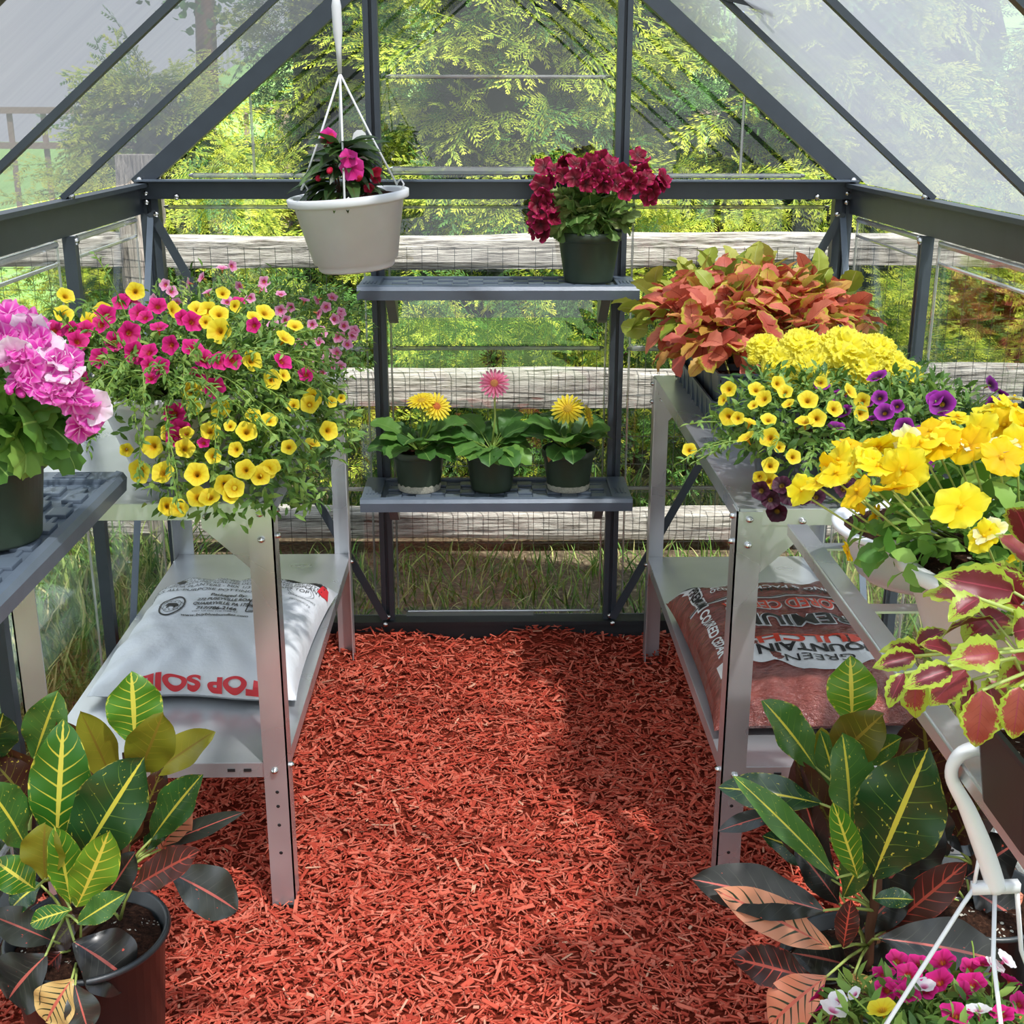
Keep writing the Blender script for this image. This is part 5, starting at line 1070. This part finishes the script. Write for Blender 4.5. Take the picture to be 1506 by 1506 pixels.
# yellow calibrachoa
R_ = random.Random(14); c = Vector((.53, -1.135, .8035)); r = thing('potted_calibrachoa', c, 'pot of lemon yellow calibrachoa spilling over the near corner of the right bench', 'potted plant')
pot(r, c, .085, .065, .10, 'black_pot'); e1 = ((.535, -1.12, .905), (.165, .155, .115)); it = canopy(e1[0], e1[1], 1300, R_, (.018, .032), .8, .5, .5, -.3, .6)
pa, i2 = trails((c.x, c.y, c.z+.09), .07, 14, R_, (-2.5, .6), (.12, .22), .4, 2.6); okr = lambda p: not (p.z < .812 and p.y > -1.29 and p.x > .395) and p.z > .70
pa = [[q for q in p if okr(q)] for p in pa]; foliage(r, 'foliage', LT, 'calibrachoa_leaf', it+[q for q in i2 if okr(q[0])]); stems(r, [p for p in pa if len(p) > 2])
P = [(1073, 574), (1073, 612, 1.1), (1111, 577), (1126, 589, 1.1), (1101, 627), (1129, 622), (1101, 649, 1.15), (1134, 646, 1.2), (1187, 592, 1.2), (1184, 626, 1.1), (1200, 617, 1.1), (1224, 604), (1245, 579, 1.1), (1270, 591), (1263, 609), (1014, 664, .9), (1132, 687), (1132, 709, 1.1), (1164, 674, .9), (1141, 566), (1207, 564, .8), (1162, 599, .8), (1086, 616, .8), (1118, 700, .8), (1068, 590, .8), (1145, 660, .7), (1155, 580, .9), (1110, 600, .7)]
flowers(r, 'yellow_flower', 'yellow', P, [e1, ((.47, -1.20, .87), (.12, .11, .09))], (.0145, .0165), R_, .55, .2, .35, .008)
# purple calibrachoa
R_ = random.Random(15); c = Vector((.765, -1.14, .8035)); r = thing('potted_calibrachoa', c, 'pot of purple calibrachoa on the right bench beside the yellow one', 'potted plant')
pot(r, c, .085, .065, .10, 'black_pot'); e1 = ((.745, -1.15, .905), (.15, .165, .105)); e2 = ((.60, -1.22, .86), (.14, .09, .07)); it = canopy(e1[0], e1[1], 1400, R_, (.018, .034), .8, .5, .5, -.2, .6)+canopy(e2[0], e2[1], 400, R_, (.018, .028), .8, .5, .5, -.1, .6)
foliage(r, 'foliage', LT, 'calibrachoa_leaf', it); stems(r, [p for p in trails((c.x, c.y, c.z+.09), .07, 30, R_, None, (.10, .15), 1.0, 1.8)[0]])
P = [(1207, 574), (1237, 589, 1.3), (1293, 561, 1.2), (1302, 611, 1.2), (1277, 601), (1229, 635), (1332, 631, 1.2), (1245, 611), (1386, 596, 1.5), (1376, 590, 1.0), (1282, 624, .8), (1376, 669, 1.2), (1295, 589), (1451, 569, 1.1), (1469, 586), (1457, 597), (1320, 600, .8), (1355, 640, .9)]
flowers(r, 'purple_flower', 'purple', P, [e1, e2], (.0145, .0165), R_, .5, .3, .35, .010)
flowers(r, 'dark_flower', 'darkpurple', [(1133, 735), (1143, 752, 1.1), (1120, 722), (1160, 728), (1182, 730, .9), (1200, 732, .9), (1240, 720), (1262, 705), (1150, 715)], [((.52, -1.285, .838), (.13, .05, .045))], (.0165, .0185), R_, .6, .1, .3, .004)

# pansies in a white pot, and a second white bowl behind
R_ = random.Random(16); c = Vector((.610, -1.965, .8005)); r = thing('potted_pansy', c, 'white round pot full of yellow pansies in the right foreground', 'potted plant')
pot(r, c, .158, .100, .160, 'white_plastic', 'basket', .01, 56)
e1 = ((.65, -1.90, .975), (.285, .285, .115)); PL = [leaf(1, .62, 8, 1, .5, .35, .12, .04, .05, ph=i) for i in range(2)]
it = canopy(e1[0], (.24, .26, .085), 1000, R_, (.026, .042), .7, .8, .5, -.45, .5)
it = [q for q in it if not (q[0].z < .95 and q[0].y > -1.85) or q[0].z > .9]; foliage(r, 'foliage', PL, 'pansy_leaf', it)
P = [(1182, 722), (1205, 712), (1218, 692, 1.1), (1238, 679, 1.2), (1258, 686), (1272, 661), (1295, 661, 1.2), (1355, 659, 1.3), (1371, 639, 1.2), (1315, 686, 1.1), (1331, 690, 1.3), (1315, 722, 1.2), (1291, 692, 1.2), (1401, 646, 1.2), (1428, 659, 1.3), (1408, 619), (1444, 636, 1.3), (1477, 626, 1.2), (1487, 603, 1.3), (1497, 656, 1.2), (1471, 676, 1.2), (1414, 749, 1.35), (1451, 792, 1.0), (1265, 726, 1.1), (1502, 815, .8), (1340, 664), (1385, 655, 1.1), (1460, 605, 1.1), (1232, 700, 1.1), (1248, 660), (1280, 680), (1500, 630, 1.2)]
pe = [((.65, -1.88, 1.0), (.30, .27, .115))]
flowers(r, 'bloom', ['pansy', 'pansy', 'pansy_deep'], P, pe, (.0225, .0265), R_, .12, .4, .65, .004, .9)
flowers(r, 'bloom', 'pansy_pale', [(1335, 648), (1460, 785), (1490, 590), (1440, 655), (1474, 660)], pe, (.022, .026), R_, .3, .3, .5, .004, .8); flowers(r, 'bloom', 'pansy_deep', [(1247, 812, .9), (1287, 756), (1262, 738)], [((.62, -1.98, .95), (.21, .2, .10))], (.018, .022), R_, .3, -.4, .4, .0, .7)
g = Geo()
for q in P[:26]:
    p, n = on_ell(q[0], q[1], *pe[0]); g.tube([p-Vector((0, 0, .004)), p.lerp(Vector((.63, -1.92, .95)), .25)-Vector((0, 0, .03)), p.lerp(Vector((.63, -1.92, .95)), .6)-Vector((0, 0, .03))], .0014, 5)
g.build('flower_stalks', 'stem_pale', r, True)
r = thing('flower_bowl', (.61, -1.615, .8005), 'shallow white bowl standing behind the pansy pot on the metal rack', 'bowl')
pot(r, Vector((.60, -1.615, .8005)), .125, .085, .085, 'white_plastic', 'basket', .01, 48)
# burgundy and lime coleus in a square pot
R_ = random.Random(17); r = thing('potted_coleus', (.525, -2.285, .801), 'square dark pot of burgundy and lime coleus at the right edge', 'potted plant')
g = Geo(); rrect(g, .452, .602, -2.362, -2.212, .801, .900, .012, cr=.018); g.build('pot', 'black_pot', r); g = Geo(); g.box((.458, -2.356, .882), (.596, -2.218, .890), bev=.003); g.build('soil', 'soil', r)
CM = lambda i, w=.68: leaf(1, w, 12, 3, .42, .35, .18, .05, .08, ph=i*2)
g = Geo(); gs = Geo(); cc_ = Vector((.53, -2.29, .97))
LC = [((1490, 870), (1400, 850), 50, .2), ((1480, 905), (1420, 925), 78, .5), ((1470, 960), (1410, 965), 46, .9), ((1420, 985), (1370, 1030), 44, .6), ((1350, 985), (1338, 1058), 42, .9), ((1400, 985), (1340, 1000), 34, .1), ((1345, 965), (1295, 975), 30, .1), ((1350, 950), (1380, 925), 28, .1), ((1445, 1015), (1438, 1105), 46, .9), ((1455, 1010), (1475, 1080), 40, .3), ((1475, 1060), (1478, 1150), 42, .9), ((1500, 1010), (1490, 1090), 42, 1), ((1490, 960), (1520, 985), 40, .9), ((1470, 860), (1510, 850), 46, .5), ((1490, 930), (1530, 920), 50, .3), ((1430, 1000), (1412, 1070), 26, .2), ((1480, 1000), (1440, 1040), 34, .8), ((1440, 880), (1400, 900), 34, .3), ((1500, 890), (1470, 840), 42, .4), ((1360, 960), (1310, 945), 30, .2), ((1330, 990), (1305, 1035), 26, .2), ((1400, 960), (1370, 940), 26, .3)]
for i, (b, t_, wpx, tone) in enumerate(LC):
    y = -2.30+.10*math.sin(i*2.1)+ (.06 if b[0] < 1400 else 0); p0 = at(b[0], b[1], 'y', y); p1 = at(t_[0], t_[1], 'y', y-.015); L = (p1-p0).length*1.08; wd = wpx/FPX*(p0-CAMP).length
    V, F, U = CM(i, wd/L*1.15); V = V*L; X = np.array(frame(p1-p0, (CAMP-p0).normalized()*.9+UPV*.5+rv(.15))); g.add(V @ X[:3, :3].T+np.array(p0), F, U, (tone, R_.random(), 0)); gs.tube([p0, p0.lerp(cc_, .4)+Vector((0, 0, .01)), Vector((.53+.03*math.sin(i), -2.29+.03*math.cos(i), .89))], [.0016, .002, .0026], 5)
for i, q in enumerate(canopy((.56, -2.28, 1.0), (.15, .12, .10), 46, R_, (.04, .065), .8, .9, .7, -.3, .3)):
    V, F, U = CM(i); X = np.array(frame(q[1], q[2]+Vector((0, -.4, 0)))); g.add((V*q[3]) @ X[:3, :3].T+np.array(q[0]), F, U, (q[4], R_.random(), 0)); gs.tube([q[0], Vector((.54, -2.285, .89))], .0015, 4)
g.build('foliage', 'coleus_maroon', r, True); gs.build('stems', 'stem_pale', r, True)

# crotons
CRM = ['croton_bright', 'croton_green', 'croton_olive', 'croton_black', 'croton_red', 'croton_salmon', 'croton_maroon']
def croton(root, leaves, stem_pts, ybase, seed, jx=.05):
    """leaves: (stalk px, tip px, width px, look, depth offset)"""
    R = random.Random(seed); g = Geo(); gp = Geo(); S = [Vector(p) for p in stem_pts]
    for i, L_ in enumerate(leaves):
        b, t_, wpx, k = L_[:4]; dy = L_[4] if len(L_) > 4 else 0; y = ybase+dy; p0 = at(b[0], b[1], 'y', y); p1 = at(t_[0], t_[1], 'y', y-R.uniform(.0, .06)); L = (p1-p0).length; wd = wpx/FPX*(p0-CAMP).length
        dr = .12 if p1.z > p0.z+.05 else .30
        V, F, U = leaf(1, wd/L*1.05, 16, 4, .56, dr, .12, .055, 0, base=.05, tip=.9, ph=i*1.3); V = V*L*1.03; view = (CAMP-p0).normalized()
        X = np.array(frame(p1-p0, view*1.0+UPV*.35+Vector((R.gauss(0, .3), 0, R.gauss(0, .1))))); g.add(V @ X[:3, :3].T+np.array(p0), F, U, (R.random(), R.random(), 0), mi=CRM.index('croton_'+k))
        s = min(S, key=lambda q: (q-p0).length + .6*max(0, q.z-p0.z)); gp.tube([p0+(p1-p0)*.02, p0.lerp(s, .5)-Vector((0, 0, .01)), s-Vector((0, 0, .03))], [.0018, .0022, .003], 5)
    g.build('foliage', CRM, root, True); gp.build('leaf_stalks', 'stem_pale', root, True)
r = thing('potted_croton', (-.645, -1.70, 0), 'black pot of yellow-veined croton standing on the mulch in the left foreground', 'potted plant')
pot(r, Vector((-.645, -1.70, .004)), .120, .095, .262, 'black_pot', 'roll', .02)
st = [(-.66, -1.70, .25), (-.67, -1.71, .33), (-.68, -1.72, .40), (-.60, -1.68, .30), (-.585, -1.67, .38), (-.57, -1.66, .46), (-.575, -1.65, .54), (-.70, -1.74, .46)]
stems(r, [st[:3]+[st[7]], [st[0]]+st[3:7]], .007, 'stem_brown')
LL = [((198, 1095), (196, 996), 72, 'bright', -.02), ((82, 1250), (92, 1076), 72, 'bright', -.09), ((203, 1140), (236, 1062), 62, 'olive', -.06), ((168, 1155), (128, 1058), 46, 'olive', 0), ((150, 1165), (88, 1065), 46, 'maroon', .03), ((222, 1140), (304, 1077), 46, 'olive', .03), ((50, 1115), (80, 1028), 54, 'green', .04), ((-20, 1120), (5, 1062), 50, 'green', 0), ((112, 1275), (196, 1130), 88, 'green', -.10), ((222, 1235), (284, 1145), 52, 'green', 0), ((38, 1245), (-4, 1160), 62, 'green', -.10), ((66, 1292), (62, 1220), 56, 'olive', -.14), ((104, 1330), (88, 1225), 44, 'bright', -.14), ((112, 1335), (160, 1237), 56, 'bright', -.15), ((114, 1358), (174, 1318), 34, 'green', -.16), ((106, 1338), (33, 1356), 28, 'bright', -.16), ((52, 1308), (-4, 1268), 46, 'bright', -.12), ((192, 1308), (278, 1252), 46, 'red', -.05), ((248, 1282), (360, 1334), 66, 'black', -.05), ((226, 1248), (340, 1196), 26, 'black', .03), ((236, 1250), (272, 1190), 44, 'salmon', .02), ((108, 1385), (206, 1440), 84, 'black', -.12), ((68, 1405), (-10, 1480), 80, 'black', -.15), ((106, 1440), (56, 1510), 58, 'salmon', -.17), ((110, 1448), (130, 1520), 42, 'black', -.17), ((198, 1352), (240, 1386), 30, 'maroon', .02), ((80, 1385), (-10, 1345), 44, 'black', -.08), ((45, 1185), (-5, 1120), 52, 'maroon', 0), ((60, 1190), (10, 1110), 50, 'maroon', .03), ((175, 1260), (196, 1180), 44, 'maroon', 0), ((190, 1245), (235, 1140), 44, 'maroon', .02), ((150, 1330), (190, 1262), 44, 'black', -.02), ((90, 1400), (40, 1450), 44, 'red', -.10), ((60, 1300), (10, 1330), 44, 'green', -.06), ((215, 1250), (250, 1180), 40, 'green', .02), ((150, 1250), (130, 1160), 52, 'green', 0), ((120, 1345), (60, 1400), 44, 'maroon', -.05)]
croton(r, LL, st, -1.66, 31)
r = thing('potted_croton', (.53, -1.79, 0), 'black pot of large-leaved dark croton standing on the mulch in the right foreground', 'potted plant')
pot(r, Vector((.53, -1.79, .004)), .128, .10, .255, 'black_pot', 'roll', .02)
st = [(.53, -1.79, .25), (.525, -1.79, .32), (.53, -1.79, .38), (.53, -1.78, .44), (.54, -1.78, .50)]; stems(r, [st], .008, 'stem_brown')
LR = [((1253, 1065), (1252, 973), 64, 'bright', -.02), ((1200, 1130), (1140, 1036), 58, 'green', -.02), ((1226, 1118), (1290, 1058), 66, 'olive', -.05), ((1250, 1215), (1250, 1088), 68, 'green', -.10), ((1284, 1290), (1354, 1120), 108, 'green', -.12), ((1208, 1182), (1070, 1148), 50, 'green', -.08), ((1232, 1294), (1102, 1148), 40, 'green', -.14), ((1262, 1292), (1233, 1198), 36, 'bright', -.16), ((1214, 1340), (1034, 1288), 66, 'black', -.14), ((1222, 1395), (1076, 1312), 52, 'salmon', -.14), ((1195, 1440), (1088, 1408), 52, 'red', -.14), ((1216, 1436), (1116, 1508), 64, 'salmon', -.20), ((1256, 1432), (1270, 1476), 46, 'salmon', -.18), ((1300, 1370), (1412, 1278), 48, 'red', -.05), ((1292, 1380), (1506, 1402), 74, 'black', -.14), ((1148, 1196), (1064, 1212), 26, 'black', 0), ((1280, 1160), (1345, 1088), 30, 'maroon', 0), ((1268, 1122), (1316, 1088), 34, 'green', -.02), ((1284, 1322), (1338, 1318), 26, 'green', -.16), ((1215, 1290), (1140, 1180), 42, 'maroon', -.03), ((1225, 1300), (1160, 1140), 44, 'black', -.02), ((1235, 1330), (1180, 1250), 44, 'black', -.04), ((1270, 1340), (1340, 1250), 60, 'black', -.02), ((1280, 1330), (1390, 1230), 60, 'black', .0), ((1250, 1220), (1215, 1090), 52, 'green', 0), ((1206, 1130), (1210, 1080), 36, 'olive', .02), ((1250, 1420), (1180, 1400), 60, 'black', -.06), ((1260, 1430), (1330, 1420), 60, 'black', -.06), ((1235, 1240), (1185, 1130), 40, 'maroon', 0), ((1290, 1390), (1360, 1340), 44, 'salmon', -.05), ((1225, 1270), (1135, 1230), 44, 'green', .02), ((1240, 1320), (1275, 1240), 44, 'green', -.06), ((1240, 1395), (1250, 1330), 30, 'red', -.14), ((1265, 1370), (1330, 1300), 54, 'black', -.04)]
croton(r, LR, st, -1.72, 32)
r = thing('potted_croton', (.76, -1.60, 0), 'black pot of dark croton half hidden behind the large-leaved one under the rack', 'potted plant')
pot(r, Vector((.76, -1.60, .004)), .115, .09, .24, 'black_pot', 'roll', .02); st = [(.76, -1.6, .24), (.75, -1.6, .33), (.74, -1.6, .42), (.73, -1.6, .48)]; stems(r, [st], .007, 'stem_brown')
L3 = [((1375, 1180), (1352, 1062), 80, 'maroon'), ((1395, 1190), (1420, 1090), 70, 'maroon'), ((1440, 1200), (1410, 1130), 50, 'green'), ((1400, 1240), (1450, 1170), 60, 'maroon'), ((1390, 1260), (1350, 1190), 60, 'black'), ((1420, 1290), (1490, 1240), 64, 'black'), ((1390, 1290), (1340, 1250), 60, 'black'), ((1420, 1330), (1505, 1310), 44, 'salmon'), ((1400, 1320), (1450, 1380), 60, 'black'), ((1430, 1310), (1500, 1350), 60, 'black'), ((1385, 1230), (1440, 1220), 60, 'black')]
croton(r, L3, st, -1.60, 33)
# petunia basket hanging from the rack
R_ = random.Random(18); hk = Vector((.474, -2.165, .800)); r = thing('hanging_basket', (.53, -2.17, .22), 'hanging basket of magenta and white petunias hooked on the rack at the bottom right', 'hanging basket')
bc = Vector((.535, -2.17, .215)); pot(r, bc, .145, .10, .155, 'white_plastic', 'basket', .012, 56)
hb = at(1466, 1308, 'y', -2.165); g = Geo()
hp = smooth([hk+Vector((.040, 0, -.014)), hk+Vector((.036, 0, .010)), hk+Vector((.014, 0, .019)), hk+Vector((-.008, 0, .010)), hk+Vector((-.013, 0, -.015)), hk.lerp(hb, .35)+Vector((-.010, 0, 0)), hk.lerp(hb, .7)+Vector((-.003, 0, 0)), hb]); g.tube(hp, [.003+.006*min(1, i/14)+.002*math.sin(i*.25) for i in range(len(hp))], 10)
g.bar(hb+Vector((-.028, 0, .002)), hb+Vector((.024, 0, .004)), .010, .012); g.tube([hb+Vector((-.024, 0, .045)), hb+Vector((-.026, 0, .004))], .0022, 6); g.build('hook', 'white_plastic', r, True)
g = Geo()
for k, (px, py) in enumerate(((1300, 1512), (1458, 1520), (1508, 1480))):
    y = (-2.22, -2.29, -2.10)[k]; q = at(px, py, 'y', y); s = hb+Vector((-.026+.024*k, 0, .0)); q2 = s+(q-s)*1.0; rimp = Vector((bc.x+.142*math.cos((3.7, 4.75, .2)[k]), bc.y+.142*math.sin((3.7, 4.75, .2)[k]), bc.z+.15)); g.tube([s, s.lerp(q2, .12)+Vector((0, 0, .002)), q2, rimp] if k < 1 else [s, s.lerp(q2, .5), q2.lerp(rimp, .5), rimp], .0026, 6)
g.build('wires', 'white_plastic', r, True)
e1 = ((.505, -2.15, .385), (.165, .15, .075)); it = canopy(e1[0], (.17, .155, .08), 2600, R_, (.018, .034), .8, .6, .4, -.3, .6); foliage(r, 'foliage', LT, 'calibrachoa_leaf', it); stems(r, trails((bc.x, bc.y, bc.z+.145), .12, 36, R_, None, (.10, .17), .9, 2.0)[0])
P = [(1318, 1418), (1300, 1440), (1305, 1460), (1336, 1438), (1388, 1420, 1.2), (1385, 1450, 1.2), (1430, 1455, 1.4), (1425, 1430), (1335, 1470, 1.2), (1320, 1462), (1405, 1500, 1.2), (1482, 1450), (1445, 1425), (1360, 1462), (1475, 1500), (1210, 1470), (1220, 1485), (1412, 1462), (1495, 1480), (1350, 1425)]
flowers(r, 'magenta_flower', 'magenta', P, [e1], (.0145, .017), R_, .35, .4, .35, .008); flowers(r, 'white_flower', 'white', [(1360, 1462), (1222, 1497, 1.2), (1238, 1478, .9), (1455, 1430, .9), (1440, 1500), (1266, 1470, .7), (1470, 1420)], [e1], (.0140, .016), R_, .35, .4, .35, .012)
flowers(r, 'yellow_flower', 'yellow', [(1302, 1500, 1.1)], [e1], (.016, .017), R_, .2, .4, .2, .015)
